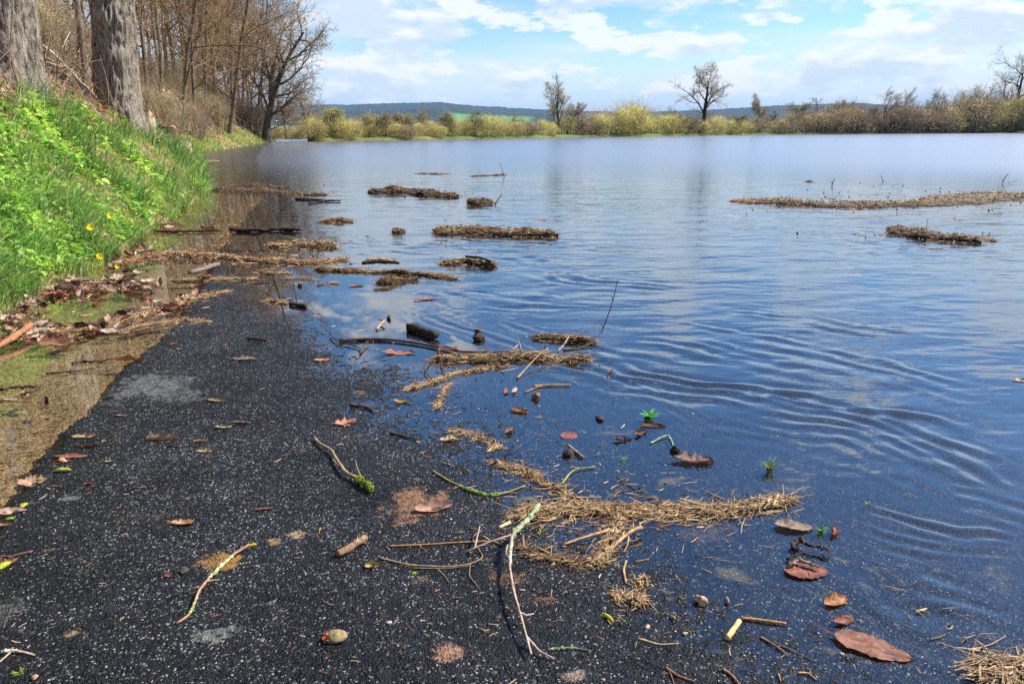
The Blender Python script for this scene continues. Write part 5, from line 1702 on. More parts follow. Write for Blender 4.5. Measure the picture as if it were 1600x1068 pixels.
def stick(label, pts, rpx, col, cat='twig', name='twig', taper=0.5, rough=0.15, shoots=(), lichen=None, buds=(), group=None, wob=0.0, knots=True, sides=7):
    """pts: photograph pixels (px, py[, height above the surface]); shoots: more polylines; lichen: (from, to, thickness px)"""
    W, m = world_path(pts)
    r0 = 0.78 * rpx * float(m.mean())
    n = max(8, 5 * len(pts))
    Q = dense(W, n)
    if wob: Q[1:-1] += RNG.normal(0, wob * r0, (n - 2, 3)) * np.array((1, 1, 0.35))
    Q[:, 2] += r0
    root = empty(name, tuple(Q[0]), label, cat, group)
    t = np.linspace(0, 1, n)
    rad = r0 * (1 - taper * t)
    if knots: rad = rad * (1 + 0.25 * (vnoise(t * n * 0.7, t * 0, int(pts[0][0])) - 0.5))
    c = np.array(col) * (0.8 + 0.4 * vnoise(t * n * 0.6, t * 0 + 3, int(pts[0][1])))[:, None]
    mb = MB(); mb.tube(Q, rad, sides, c, rough=rough)
    mb.build('stem', M_TWIG, root, origin=tuple(root.location))
    for sp in shoots:
        S, _ = world_path(sp)
        k = max(6, 4 * len(sp)); D = dense(S, k); D[:, 2] += r0 * 0.8
        mb = MB(); mb.tube(D, r0 * np.linspace(0.62, 0.3, k), 5, np.array(col) * 0.95, rough=rough)
        mb.build('side_shoot', M_TWIG, root, origin=tuple(root.location))
    if lichen:
        for (a, b, th, lc) in lichen:
            ia, ib = int(a * (n - 1)), max(int(b * (n - 1)), int(a * (n - 1)) + 2)
            D = dense(Q[ia:ib + 1], 26)
            D += RNG.normal(0, 0.12 * th * m.mean(), D.shape)
            rr = 0.55 * th * m.mean() * (0.6 + 0.8 * RNG.random(26)); rr[0] *= 0.4; rr[-1] *= 0.4
            mb = MB(); mb.tube(D, rr, 9, np.array(lc) * (0.75 + 0.5 * RNG.random((26, 1))), rough=0.35)
            nf = 170
            q = D[RNG.integers(0, 26, nf)] + RNG.normal(0, th * m.mean() * 0.36, (nf, 3))
            flakes(mb, q, th * m.mean() * 0.22, np.array([lc, np.array(lc) * 0.7, np.array(lc) * 1.15]), RNG)
            mb.build('lichen_crust', M_LICHEN, root, origin=tuple(root.location))
    for (px, py, sz, bc) in buds:
        p, mm = on_surf(px, py); mb = MB()
        catkin_mesh(mb, p + np.array((0, 0, sz * mm * 0.5)), sz * mm, 0.6, RNG.random() * 3, bc)
        mb.build('bud', M_FLOWER, root, origin=tuple(root.location))
    return root


def catkin_mesh(mb, p, L, fat, yaw, col, arch=0.15):
    """a catkin: a soft knobbly sausage covered in small scales"""
    n = 11
    t = np.linspace(-0.5, 0.5, n)
    d = np.array((math.cos(yaw), math.sin(yaw), 0))
    Q = p + d * (t * L)[:, None] + np.array((0, 0, 1.0)) * (arch * L * (0.25 - t * t))[:, None]
    r = L * 0.5 * fat * 0.5 * np.sqrt(np.clip(1 - (2 * t) ** 2 * 0.92, 0.05, 1))
    mb.tube(Q, r, 8, np.array(col) * 0.85, rough=0.25)
    k = 70
    i = RNG.integers(0, n, k)
    u = RNG.normal(0, 1, (k, 3)); u /= np.linalg.norm(u, axis=1, keepdims=True)
    flakes(mb, Q[i] + u * r[i][:, None] * 1.05, L * 0.055, np.array([col, np.array(col) * 1.15]), RNG)


LICH, LICH2 = lin(158, 170, 130), lin(140, 172, 70)
stick('forked twig coated in pale green lichen, standing out on the dark asphalt', [(842, 803, 0.03), (826, 828, 0.035), (800, 853, 0.035), (796, 898, 0.028), (802, 940, 0.03), (812, 972, 0.026), (830, 1030, 0.010)], 4.0, lin(188, 164, 142), rough=0.2,
      shoots=[[(800, 853, 0.034), (766, 862, 0.03), (740, 868, 0.02), (726, 869, 0.01)], [(793, 868, 0.03), (790, 880, 0.03), (796, 888, 0.03)], [(812, 972, 0.025), (822, 974, 0.02), (834, 970, 0.018)], [(824, 1006, 0.015), (842, 1022, 0.006), (866, 1032, 0.002)], [(742, 866, 0.02), (750, 832, 0.02)]],
      lichen=[(0.0, 0.33, 8.0, LICH), (0.33, 0.50, 4.6, lin(196, 206, 176))])
stick('long thin bowed twig lying across the asphalt from the lichen twig', [(594, 873), (640, 884), (700, 887), (736, 882), (756, 872), (736, 840), (750, 832)], 2.2, lin(150, 128, 98), taper=0.4, shoots=[[(684, 890), (696, 902), (702, 912)], [(735, 880), (733, 900), (745, 915), (750, 922)], [(640, 888), (700, 889), (736, 884)]])
stick('straight straw-coloured twig pointing at the lichen twig', [(606, 854), (660, 852), (720, 848), (770, 846), (784, 852)], 2.0, lin(176, 128, 82), taper=0.2, shoots=[[(655, 852), (660, 858), (668, 860)]])
stick('wavy twig ending in a bright moss knob', [(492, 688, 0.004), (500, 698, 0.008), (518, 708, 0.01), (527, 725, 0.012), (540, 745, 0.014), (562, 756, 0.012), (580, 770, 0.008)], 3.0, lin(160, 138, 106), taper=-0.2, shoots=[[(520, 722, 0.01), (532, 738, 0.013)], [(566, 756, 0.014), (558, 738, 0.02), (556, 728, 0.02)]], lichen=[(0.84, 1.0, 9.0, lin(110, 122, 44))])
stick('lichen-spotted twig lying over the gold stain, with a yellow bud', [(390, 857, 0.01), (368, 872, 0.012), (346, 892, 0.012), (330, 908, 0.012), (312, 930, 0.012), (304, 952, 0.01), (296, 966, 0.006), (276, 976)], 3.2, lin(178, 138, 108), taper=0.35, shoots=[[(312, 924, 0.012), (300, 926, 0.01)], [(322, 916, 0.012), (336, 912, 0.01), (343, 910, 0.006)]],
      lichen=[(0.18, 0.52, 4.2, lin(186, 212, 140)), (0.78, 0.9, 3.4, lin(170, 186, 100))], buds=[(394, 858, 15, lin(224, 178, 60))])
stick('thin arching twig with bright green moss on its bend', [(676, 737), (700, 752), (735, 768), (765, 776), (795, 770), (820, 760)], 2.4, lin(150, 140, 90), taper=0.2, lichen=[(0.42, 0.78, 5.5, lin(124, 140, 72))])
stick('stubby broken stick with a lichen end, on dark asphalt', [(528, 870), (545, 862), (558, 852), (572, 845)], 7.5, lin(150, 116, 88), taper=-0.15, cat='stick', name='broken_stick', lichen=[(0.72, 0.95, 8.0, lin(176, 190, 130))])
stick('pale snapped reed stub beside the water, near the black film', [(1136, 1000), (1155, 973)], 5.5, lin(226, 190, 130), taper=0.0, cat='stick', name='reed_stub', rough=0.08)
stick('brown reed lying flat just past the pale reed stub', [(1157, 967), (1190, 971), (1228, 976)], 3.6, lin(178, 132, 84), taper=0.2, cat='stick', name='reed')
stick('pair of thin dark stalks near the pale reed stub', [(1188, 996), (1212, 1010), (1232, 1026)], 2.6, lin(140, 110, 84), shoots=[[(1206, 1002), (1240, 1018), (1275, 1034)]], cat='stalk', name='dry_stalk')
stick('thin pale stalk below the pebbles on wet asphalt', [(996, 998), (1030, 1008), (1060, 1006)], 2.2, lin(190, 160, 120), cat='stalk', name='dry_stalk')
stick('brown stick with a fork at the bottom border', [(1040, 1045), (1060, 1058), (1085, 1066)], 3.4, lin(140, 100, 72), shoots=[[(1044, 1046), (1050, 1060), (1054, 1072)]], cat='stick', name='stick')
stick('short brown stick at the bottom border, next to the forked one', [(1130, 1047), (1145, 1058), (1156, 1072)], 3.6, lin(150, 108, 78), cat='stick', name='stick')
stick('thin split stalk in front of the long brown leaf', [(1246, 1052), (1262, 1052), (1276, 1063)], 2.4, lin(186, 142, 98), cat='stalk', name='dry_stalk')
stick('upright bit of stalk near the bottom border', [(1216, 1054), (1220, 1066)], 2.6, lin(170, 130, 94), cat='stalk', name='dry_stalk')
stick('green lichened twiglet beside the foot of the lichen twig', [(856, 1016), (880, 1013), (905, 1014), (924, 1018)], 2.2, lin(120, 120, 90), lichen=[(0.05, 0.7, 4.0, lin(132, 146, 108))])
stick('pale forked twig with grey lichen in the bottom corner', [(2, 1020), (22, 1018), (40, 1021), (54, 1025)], 3.6, lin(206, 174, 150), lichen=[(0.1, 0.45, 4.5, lin(186, 190, 160))], shoots=[[(18, 1019), (6, 1030), (-6, 1040)]])
stick('thin red-brown stem arching from the border leaf clump', [(0, 872, 0.005), (18, 876, 0.012), (34, 872, 0.014), (52, 864, 0.006)], 1.8, lin(150, 100, 76))
stick('fallen branch reaching from the asphalt into the still pool', [(530, 534), (570, 532), (612, 533), (650, 538), (690, 546), (720, 552), (770, 553), (826, 550)], 3.4, lin(98, 64, 44), taper=0.5, cat='branch', name='fallen_branch',
      shoots=[[(516, 524, 0.01), (522, 534, 0.01), (545, 540, 0.005), (564, 546)], [(562, 554), (572, 540, 0.01), (576, 537, 0.01)], [(684, 548), (688, 566, 0.02), (696, 590)], [(690, 546, 0.0), (660, 580, 0.01), (680, 600)]])
stick('dark rough log floating in the still pool', [(639, 516), (660, 522), (682, 530)], 7.5, lin(62, 44, 34), taper=0.0, rough=0.3, cat='log', name='log', sides=10)
stick('short dark log lying by the pair of straw clumps', [(453, 477), (466, 479), (478, 481)], 3.8, lin(72, 46, 36), taper=0.0, rough=0.25, cat='log', name='log')
stick('long dark log floating out from the grass, nearest half to the grass', [(240, 363), (280, 364), (320, 363), (345, 362)], 3.0, lin(96, 66, 48), rough=0.4, taper=0.2, cat='log', name='log', wob=0.5, shoots=[[(210, 366), (240, 362), (270, 359)]])
stick('long dark log in line with the first, with leaf scraps on it', [(360, 362), (395, 363), (430, 361), (470, 362)], 4.0, lin(66, 46, 36), rough=0.4, taper=0.3, cat='log', name='log', wob=0.5)
stick('slender branch afloat below the long thin raft', [(462, 312), (488, 313), (510, 315), (532, 315)], 2.2, lin(76, 58, 48), taper=0.2, cat='branch', name='floating_branch', shoots=[[(482, 318), (500, 316), (520, 313)]])
stick('dark bark strip lying on the straggling raft', [(566, 419, 0.03), (590, 418, 0.035), (624, 419, 0.03)], 4.0, lin(56, 42, 34), taper=0.3, rough=0.3, cat='bark strip', name='bark_strip')
stick('dark stick across the compact raft', [(728, 411, 0.05), (750, 413, 0.05), (768, 416, 0.03)], 2.6, lin(60, 42, 32), taper=0.2, cat='stick', name='stick')
stick('thick peeled wood chunk, pale at one end, by the straw strip', [(297, 432, 0.01), (318, 428, 0.02), (343, 421, 0.03)], 5.0, lin(136, 118, 108), taper=0.1, rough=0.35, cat='driftwood', name='driftwood')
stick('split brown plank of bark in the brown shallows by the cream leaf', [(-20, 556, 0.0), (12, 544, 0.02), (36, 530, 0.03), (52, 521, 0.04)], 6.5, lin(170, 116, 78), taper=0.0, rough=0.25, cat='bark', name='bark_slab', sides=6)
stick('dark ragged twig in the brown shallows, in line with the ribbed boat leaf', [(112, 570), (135, 567), (160, 565), (183, 562)], 3.0, lin(78, 58, 48), rough=0.4, wob=0.6, shoots=[[(128, 569, 0), (132, 560, 0.02), (140, 556, 0.02)]])
stick('thin dark twig afloat under the ragged one', [(72, 585), (100, 582), (126, 580), (150, 577)], 2.0, lin(70, 58, 50), rough=0.4, wob=0.5)
stick('dark litter-covered stick at the border of the brown shallows', [(-8, 612), (20, 608), (44, 606), (64, 607)], 3.6, lin(84, 62, 50), rough=0.45, wob=0.6)
stick('red-brown stick lying under the litter-covered one', [(-5, 628), (25, 622), (58, 617)], 3.0, lin(130, 86, 64), rough=0.2)
stick('tall thin twig rising out of the water beside the flat brown raft', [(880, 548, 0.0), (905, 545, 0.0), (924, 540, 0.01), (940, 532, 0.05), (950, 534, 0.17), (956, 536, 0.26), (961, 538, 0.37)], 1.6, lin(92, 80, 74), taper=0.55, knots=False, shoots=[[(942, 532, 0.07), (938, 532, 0.1)], [(955, 536, 0.25), (952, 536, 0.275)]])
stick('pale bent shoot standing in the still pool, by the dark reed raft', [(800, 549, 0.0), (812, 545, 0.03), (823, 545, 0.07)], 1.8, lin(206, 180, 158), taper=0.3, shoots=[[(815, 550, 0.0), (812, 548, 0.04), (808, 548, 0.075)]])
stick('second pale shoot standing at the dark reed raft, nearer the brown raft', [(872, 549, 0.0), (881, 545, 0.02), (888, 541, 0.05)], 1.8, lin(200, 176, 150), taper=0.3)
stick('pale twig fallen over the near side of the dark reed raft', [(808, 592, 0.0), (826, 578, 0.02), (844, 566, 0.045), (856, 560, 0.05)], 2.0, lin(166, 140, 106), taper=0.3, shoots=[[(846, 566, 0.04), (862, 559, 0.04), (874, 558, 0.03)]])
stick('tan twig afloat below the dark reed raft, with a white tip', [(833, 605), (860, 603), (892, 603)], 2.6, lin(176, 138, 104), taper=0.4, shoots=[[(820, 614), (840, 606), (850, 604)]])
stick('short curled twig in the still pool above the fallen branch', [(588, 516, 0.0), (598, 510, 0.02), (601, 507, 0.02), (592, 504, 0.015)], 2.2, lin(178, 152, 124), taper=0.3)
stick('curved dark twiglet with a pale end, on asphalt by the film', [(548, 634), (566, 636), (578, 639), (584, 646)], 3.2, lin(96, 76, 60), rough=0.3)
stick('dark straight stick on bluish asphalt above the rust stain', [(609, 677), (630, 682), (652, 688)], 2.8, lin(92, 72, 54), rough=0.25, cat='stick', name='stick')
stick('short dark stick by the straw drift, on asphalt', [(388, 530), (404, 531), (418, 533)], 3.0, lin(90, 74, 62), rough=0.3, cat='stick', name='stick')
stick('tiny red stick on black asphalt, far from the twigs', [(398, 798), (412, 797), (426, 795)], 3.0, lin(130, 76, 56), rough=0.25, cat='stick', name='stick')
stick('dull brown stick bit at the upper asphalt, right of the grey worn patch', [(364, 661), (378, 661), (391, 662)], 2.6, lin(140, 108, 80), rough=0.25, cat='stick', name='stick')
stick('grey stick bit next to the dull brown one', [(336, 669), (350, 670), (362, 668)], 3.0, lin(160, 144, 104), rough=0.3, cat='stick', name='stick')
stick('short weathered stick slanting in the film, under the red-brown square leaf', [(888, 698), (899, 707), (910, 716)], 3.4, lin(150, 126, 110), taper=0.1, cat='stick', name='stick')
stick('pale reed piece above the lichen twig', [(780, 826), (797, 818)], 3.4, lin(226, 196, 150), taper=0.0, cat='stick', name='reed_stub')
stick('dead weed stalk with a root, across the frayed straw', [(880, 852, 0.0), (920, 843, 0.01), (948, 836, 0.012)], 2.6, lin(200, 156, 112), taper=-0.2, cat='stalk', name='dry_stalk')
stick('weed stem with a tufted end, branching off the hanging tangle', [(952, 862, 0.0), (972, 848, 0.012), (990, 838, 0.02), (1002, 834, 0.018)], 3.4, lin(196, 154, 110), taper=-0.15, cat='stalk', name='dry_stalk', shoots=[[(982, 842, 0.012), (980, 856, 0.004), (974, 864, 0.0)], [(1000, 834, 0.016), (999, 826, 0.02)]])
stick('upright-looking tan stalk above the frayed bundle', [(978, 878), (974, 892), (978, 912)], 2.6, lin(190, 150, 106), taper=0.2, cat='stalk', name='dry_stalk', shoots=[[(976, 884), (980, 876)], [(977, 905), (984, 909)]])
stick('long hair-thin twig under the film, running to the thick straw raft', [(963, 745), (985, 760), (1005, 773), (1018, 781)], 1.1, lin(90, 84, 78), taper=0.2, knots=False)
stick('green-tipped grass stem adrift above the thick straw raft', [(878, 757, 0.0), (890, 742, 0.004), (900, 735, 0.004), (930, 731, 0.002)], 2.0, lin(150, 150, 84), taper=0.3, cat='grass stem', name='green_stalk')
stick('dark twig clump lying above the round russet leaf', [(1236, 860, 0.004), (1252, 852, 0.012), (1262, 860, 0.014), (1280, 862, 0.012), (1296, 868, 0.01)], 4.2, lin(74, 58, 52), rough=0.5, wob=0.7, shoots=[[(1240, 852, 0.006), (1250, 848, 0.02), (1256, 862, 0.02)], [(1228, 876, 0), (1248, 872, 0.012), (1275, 868, 0.012)], [(1284, 858, 0.01), (1294, 868, 0.014), (1296, 876, 0.004)]])
stick('grey shredded bark strip resting on the round russet leaf', [(1232, 889, 0.006), (1246, 882, 0.014), (1262, 886, 0.012), (1280, 892, 0.008)], 4.6, lin(150, 124, 104), rough=0.5, wob=0.6, cat='bark strip', name='bark_strip')
stick('stub of stick leaning out of the water by the round dark clump', [(774, 320, 0.0), (779, 318, 0.06), (784, 317, 0.12)], 1.8, lin(60, 50, 46), cat='stick', name='stick')
stick('thin bare twig rising far out from the flotsam line', [(788, 277, 0.0), (785, 277, 0.15), (781, 277, 0.33)], 0.8, lin(120, 106, 96), knots=False)
stick('dark twig poking out of open water beyond the very long raft', [(1300, 290, 0.0), (1301, 290, 0.07), (1303, 290, 0.14)], 1.0, lin(70, 60, 54), shoots=[[(1300, 290, 0.04), (1297, 290, 0.07)]])
stick('slanting twig poking out of open water near the picture border', [(1566, 286, 0.0), (1568, 286, 0.09), (1573, 286, 0.19)], 1.0, lin(70, 60, 54), shoots=[[(1575, 288, 0.02), (1590, 286, 0.05)]])
stick('small twig poking out between the two dark far twigs', [(1380, 285, 0.0), (1377, 284, 0.08), (1375, 284, 0.13)], 1.0, lin(100, 90, 84))
stick('little upright stalk on the humped raft', [(1446, 368, 0.06), (1446, 367, 0.12), (1445, 367, 0.17)], 0.9, lin(130, 104, 80), cat='stalk', name='dry_stalk')
stick('thin tilted shoot standing by the asphalt film twins', [(762, 553, 0.0), (758, 549, 0.05), (756, 548, 0.09)], 1.2, lin(120, 92, 74))

# ------------------------------------------------------------------ catkins, stones, sprigs, flowers


def catkin(label, px, py, Lpx, yaw, col=lin(206, 206, 74), fat=0.55):
    p, m = on_surf(px, py)
    L = Lpx * m
    mb = MB(); catkin_mesh(mb, np.array((0, 0, L * fat * 0.26)), L, fat, math.radians(yaw), col)
    o = mb.build('catkin', M_FLOWER); o.location = tuple(p)
    return tag(o, label, 'catkin', 'yellow catkins fallen on the path')


catkin('yellow catkin near the frayed straw bundle', 950, 966, 22, -55, lin(226, 226, 74))
catkin('yellow-green catkin lying straight under the long red-brown leaf', 99, 737, 23, 4, lin(206, 206, 90))
catkin('stubby yellow catkin in front of the pale corner leaf', 38, 792, 15, 80, lin(214, 206, 60), 0.75)
catkin('lime catkin bit beside the corner leaf, close to the stubby one', 16, 812, 12, 20, lin(186, 206, 60), 0.7)
catkin('yellow-green catkin on the border leaf clump', 6, 888, 22, 70, lin(206, 216, 66), 0.8)
catkin('bright catkin on the wide pinkish leaf', 64, 751, 12, 10, lin(186, 190, 52), 0.7)
catkin('little amber catkin near the pair of sandy stains', 500, 828, 11, 85, lin(214, 160, 50), 0.5)
catkin('small green bud on asphalt below the bowed twig', 647, 897, 9, 30, lin(150, 206, 70), 0.9)


def stone(label, px, py, wpx, col, squash=0.7, seed=1, cat='stone', name='stone', cap=None):
    p, m = on_surf(px, py)
    r = wpx * m / 2
    nu_, nv_ = 18, 12
    a = np.linspace(0, 2 * math.pi, nu_, endpoint=False); b = np.linspace(-math.pi / 2, math.pi / 2, nv_)
    B, A = np.meshgrid(b, a, indexing='ij')
    rr = r * (0.45 + 1.05 * fbm(np.cos(A) * np.cos(B) * 1.5 + seed * 3.1, np.sin(A) * np.cos(B) * 1.5 + np.sin(B) * 1.7, seed, 3))
    P = np.stack([rr * np.cos(B) * np.cos(A) * 1.1, rr * np.cos(B) * np.sin(A) * 0.75, rr * np.sin(B) * squash * 0.85 + r * squash * 0.5], -1)
    c = np.array(col) * (0.7 + 0.6 * fbm(A * 2, B * 3, seed + 5, 3))[..., None]
    mb = MB(); mb.grid(P, c, closed=True)
    o = mb.build(name, M_STONE); o.location = tuple(p)
    o.rotation_euler = (0, 0, seed * 1.1)
    tag(o, label, cat)
    if cap is not None:
        mc = MB()
        q = np.array((r * 0.8, 0, r * squash * 0.55)) + RNG.normal(0, r * 0.16, (50, 3))
        flakes(mc, q, r * 0.22, np.array([cap]), RNG)
        mc.build('red_patch', M_LICHEN, o)
    return o


stone('olive-brown stone with a red patch, largest on the near asphalt', 524, 999, 32, lin(150, 132, 90), 0.7, 3, cap=lin(206, 96, 62))
stone('tan angular pebble standing in the wet film', 1095, 942, 20, lin(206, 164, 126), 1.0, 5, 'pebble', 'pebble')
stone('grey-tipped pebble right of the tan angular one', 1136, 941, 11, lin(130, 116, 104), 1.1, 7, 'pebble', 'pebble')
stone('dark round nut afloat in the film, under the square leaf', 888, 711, 15, lin(62, 48, 40), 0.9, 9, 'nut', 'nut')
stone('dark nut at the end of the green stem by the crumpled purple leaf', 1055, 705, 15, lin(48, 40, 36), 0.85, 11, 'nut', 'nut')
stone('dark wedge of bark floating alone in the blue film', 937, 655, 17, lin(66, 54, 50), 0.5, 13, 'bark', 'bark_piece')
stone('brown acorn-like seed standing in the film below the tan afloat twig', 838, 622, 16, lin(130, 100, 64), 0.9, 15, 'seed', 'seed')
stone('tan seed lying against the long red-brown leaf', 99, 721, 13, lin(216, 146, 106), 0.7, 17, 'seed', 'seed')
stone('small dark seed head standing in the still pool', 608, 499, 8, lin(110, 74, 60), 1.2, 19, 'seed', 'seed')
stone('pinkish pebble under the small reed stalk, by the pebbles', 1012, 980, 9, lin(206, 170, 150), 0.8, 21, 'pebble', 'pebble')
stone('cream pebble near the thin pale stalk', 1070, 990, 8, lin(216, 196, 160), 0.7, 23, 'pebble', 'pebble')
stone('brown pebble between the catkin and the pale reed stub', 1051, 966, 9, lin(150, 120, 98), 0.9, 25, 'pebble', 'pebble')
stone('dark round stone near the tiny red-brown leaf disc', 288, 893, 15, lin(74, 68, 62), 0.6, 27, 'stone', 'stone')
stone('dark debris knot in the still pool beside the second pale shoot', 747, 531, 20, lin(70, 52, 44), 0.7, 29, 'debris knot', 'debris_knot')
stone('dark seed in the still pool above the debris knot', 745, 519, 10, lin(76, 58, 50), 0.9, 31, 'seed', 'seed')
stone('dark lump afloat in blue shallows between straw islets', 469, 447, 8, lin(54, 46, 46), 0.8, 33, 'debris knot', 'debris_knot')
stone('pale reddish pebble on near asphalt, bottom border', 54, 1059, 10, lin(190, 146, 122), 0.9, 35, 'pebble', 'pebble')
stone('white chip of stone on black asphalt under the lichen twig', 608, 973, 9, lin(176, 174, 170), 0.5, 37, 'pebble', 'pebble')


def sprig(label, px, py, wpx, n, cols, h=0.5, cat='grass tuft', name='grass_tuft', mat=None, wmul=1.0):
    p, m = on_surf(px, py)
    r = wpx * m / 2
    mb = MB()
    a = RNG.random(n) * 6.28
    L = r * (0.6 + 0.8 * RNG.random(n))
    base = np.stack([RNG.normal(0, r * 0.12, n), RNG.normal(0, r * 0.12, n), np.full(n, 0.001)], 1)
    blades(mb, base, L, np.full(n, r * 0.13 * wmul), np.stack([np.cos(a), np.sin(a)], 1), 0.9 + 0.35 * RNG.random(n) * (1 - h), pick(cols, n))
    o = mb.build(name, mat or M_GRASS); o.location = tuple(p)
    return tag(o, label, cat)


sprig('spiky green grass tuft floating on the water', 1203, 736, 44, 26, [lin(96, 120, 56), lin(150, 160, 96), lin(70, 88, 44)])
sprig('leafy green sprig on top of the brown leaf clump in the film', 1013, 655, 32, 40, [lin(96, 170, 60), lin(70, 140, 50), lin(126, 190, 80)], cat='sprig', name='green_sprig', wmul=2.5)
sprig('green plantlet attached to the upright orange leaf scrap', 1283, 832, 26, 16, [lin(110, 160, 70), lin(80, 130, 56)], cat='sprig', name='green_sprig', wmul=2.0)
sprig('dead straw tuft at the edge of the wave, beside the still film', 951, 584, 22, 14, DRY, cat='straw tuft', name='straw_tuft')
sprig('mossy green leaflet tip on the water, heading a small wake', 1357, 790, 16, 10, [lin(96, 140, 70), lin(130, 160, 90)], cat='sprig', name='green_sprig', wmul=2.0)
sprig('green leaf bit adrift in the film under the weathered stick', 974, 719, 24, 9, [lin(120, 170, 90), lin(150, 190, 110)], cat='sprig', name='green_sprig')
sprig('tiny straw cross afloat in the film', 868, 661, 16, 7, DRY, cat='straw tuft', name='straw_tuft')
sprig('moss tuft on near asphalt at the bottom corner', 30, 1054, 20, 40, [lin(130, 140, 40), lin(150, 160, 60)], cat='moss', name='moss_tuft')
sprig('green leaf blade beside the lichen twig', 845, 834, 20, 4, [lin(150, 170, 70)], cat='grass blade', name='loose_grass', wmul=2.0)
stick('pale green stem trailing from the sprig clump to the dark nut', [(1016, 694, 0.0), (1032, 686, 0.004), (1044, 682, 0.004), (1050, 692, 0.002), (1053, 702, 0.0)], 2.0, lin(150, 180, 140), taper=0.2, cat='stem', name='plant_stem', knots=False)


def dandelion(label, px, py, Y, wpx, up=0.27):
    """yellow flower on the bank: stalk, head and a ruff of rays"""
    dx, dy, dz = ray(px, py)
    t = 4.0
    while t < 14 and CAM_H + dz * t > max(land_z(dx * t, dy * t), 0.0) + up: t += 0.02
    x, y, z = dx * t, dy * t, CAM_H + dz * t
    g = land_z(x, y)
    root = empty('dandelion', (x, y, min(g, z - 0.02)), label, 'flower', 'yellow flowers on the bank')
    r = wpx * t / FPX / 2
    mb = MB(); mb.tube([(x, y, g - 0.02), (x, y, (g + z) / 2), (x, y, z)], (0.003, 0.003, 0.003), 6, lin(150, 170, 90)); mb.build('stalk', M_GRASS, root, origin=tuple(root.location))
    mb = MB()
    n = 70
    a = RNG.random(n) * 6.28; L = r * (0.5 + 0.6 * RNG.random(n))
    u = np.array((0.45, -0.75, 0.5)); u /= np.linalg.norm(u)
    e1 = np.cross(u, (0, 0, 1)); e1 /= np.linalg.norm(e1); e2 = np.cross(u, e1)
    d = np.cos(a)[:, None] * e1 + np.sin(a)[:, None] * e2 + u * (0.25 + 0.5 * RNG.random((n, 1)))
    s = -np.sin(a)[:, None] * e1 + np.cos(a)[:, None] * e2
    c = np.array((x, y, z))
    w = r * 0.16
    V = np.stack([c + s * w * 0.4 + 0 * d, c + d * L[:, None] + s * w, c + d * L[:, None] * 1.08, c + d * L[:, None] - s * w, c - s * w * 0.4 + 0 * d], 1)
    k = (np.arange(n) * 5)[:, None]
    mb.add(V.reshape(-1, 3), np.concatenate([k + np.array([[0, 1, 2, 3]]), k + np.array([[0, 3, 4, 4]])])[:n], np.repeat(pick([lin(255, 232, 40), lin(255, 222, 30)], n, 0.1), 5, axis=0))
    mb.build('flower_head', M_FLOWER, root, origin=tuple(root.location))
    return root


dandelion('yellow flower on the bank, biggest and in the middle of the four', 142, 356, 8.0, 11)
dandelion('yellow flower highest on the bank, next to the biggest', 172, 338, 8.5, 9)
dandelion('yellow flower at the foot of the grass beside the leaf band', 156, 401, 7.0, 10, 0.10)
dandelion('yellow flower dipping into the shallows by the leaf heap', 183, 417, 6.55, 7, 0.05)

# ------------------------------------------------------------------ stumps, boulder and poles on the wooded slope


def stump(label, px, Y, r, h, col, seed):
    x, y = at_px(px, Y); z = land_z(x, y)
    root = empty('tree_stump', (x, y, z - 0.1), label, 'stump')
    a = np.linspace(0, 2 * math.pi, 28, endpoint=False); t = np.linspace(0, 1, 14)
    T, A = np.meshgrid(t, a, indexing='ij')
    top = h * (0.75 + 0.5 * vnoise(np.cos(A) * 2 + 5, np.sin(A) * 2 + 5, seed))
    rr = r * (1 + 0.7 * np.exp(-T * 4) * (1 + 0.5 * np.sin(A * 4 + seed))) * (0.9 + 0.3 * fbm(np.cos(A) * 3 + 4, np.sin(A) * 3 + T * 2, seed, 3))
    P = np.stack([rr * np.cos(A), rr * np.sin(A), T * (top + 0.1)], -1)
    mb = MB(); mb.grid(P + np.array((x, y, z - 0.1)), np.array(col) * (0.7 + 0.6 * fbm(A * 3, T * 2, seed + 2, 3))[..., None], closed=True)
    mb.build('stump_wood', M_BARKFAR, root, origin=tuple(root.location))
    mb = MB(); ring = P[-1]; ce = ring.mean(0) - np.array((0, 0, 0.06 * h))
    Q = np.stack([ring, ring * 0.6 + ce * 0.4 - np.array((0, 0, 0.04)), ring * 0.15 + ce * 0.85 - np.array((0, 0, 0.06))])
    mb.grid(Q + np.array((x, y, z - 0.1)), lin(206, 176, 136), closed=True)
    mb.build('broken_top', M_BARKFAR, root, origin=tuple(root.location))


stump('pale broken stump at the edge of the grass, just past the stout oak', 232, 15.5, 0.13, 0.45, lin(186, 168, 146), 3)
stump('dark jagged root stump on the brown slope behind the pale stump', 262, 19.0, 0.2, 0.5, lin(104, 84, 66), 5)
stump('light split stump low on the bank above the water', 286, 20.5, 0.14, 0.4, lin(212, 186, 150), 8)


def boulder(label, px, Y, r, seed, col):
    x, y = at_px(px, Y); z = land_z(x, y)
    b = np.linspace(-math.pi / 2, math.pi / 2, 16); a = np.linspace(0, 2 * math.pi, 24, endpoint=False)
    B, A = np.meshgrid(b, a, indexing='ij')
    rr = r * (0.65 + 0.7 * fbm(np.cos(A) * np.cos(B) * 1.3 + seed, np.sin(A) * np.cos(B) * 1.3 + 1.6 * np.sin(B), seed, 4))
    P = np.stack([rr * np.cos(B) * np.cos(A), rr * np.cos(B) * np.sin(A), rr * np.sin(B) * 0.9], -1)
    c = np.array(col) * (0.6 + 0.8 * fbm(A * 2, B * 2, seed + 3, 3))[..., None]
    mb = MB(); mb.grid(P, c, closed=True)
    o = mb.build('boulder', M_STONE); o.location = (x, y, z + 0.15 * r)
    tag(o, label, 'boulder')


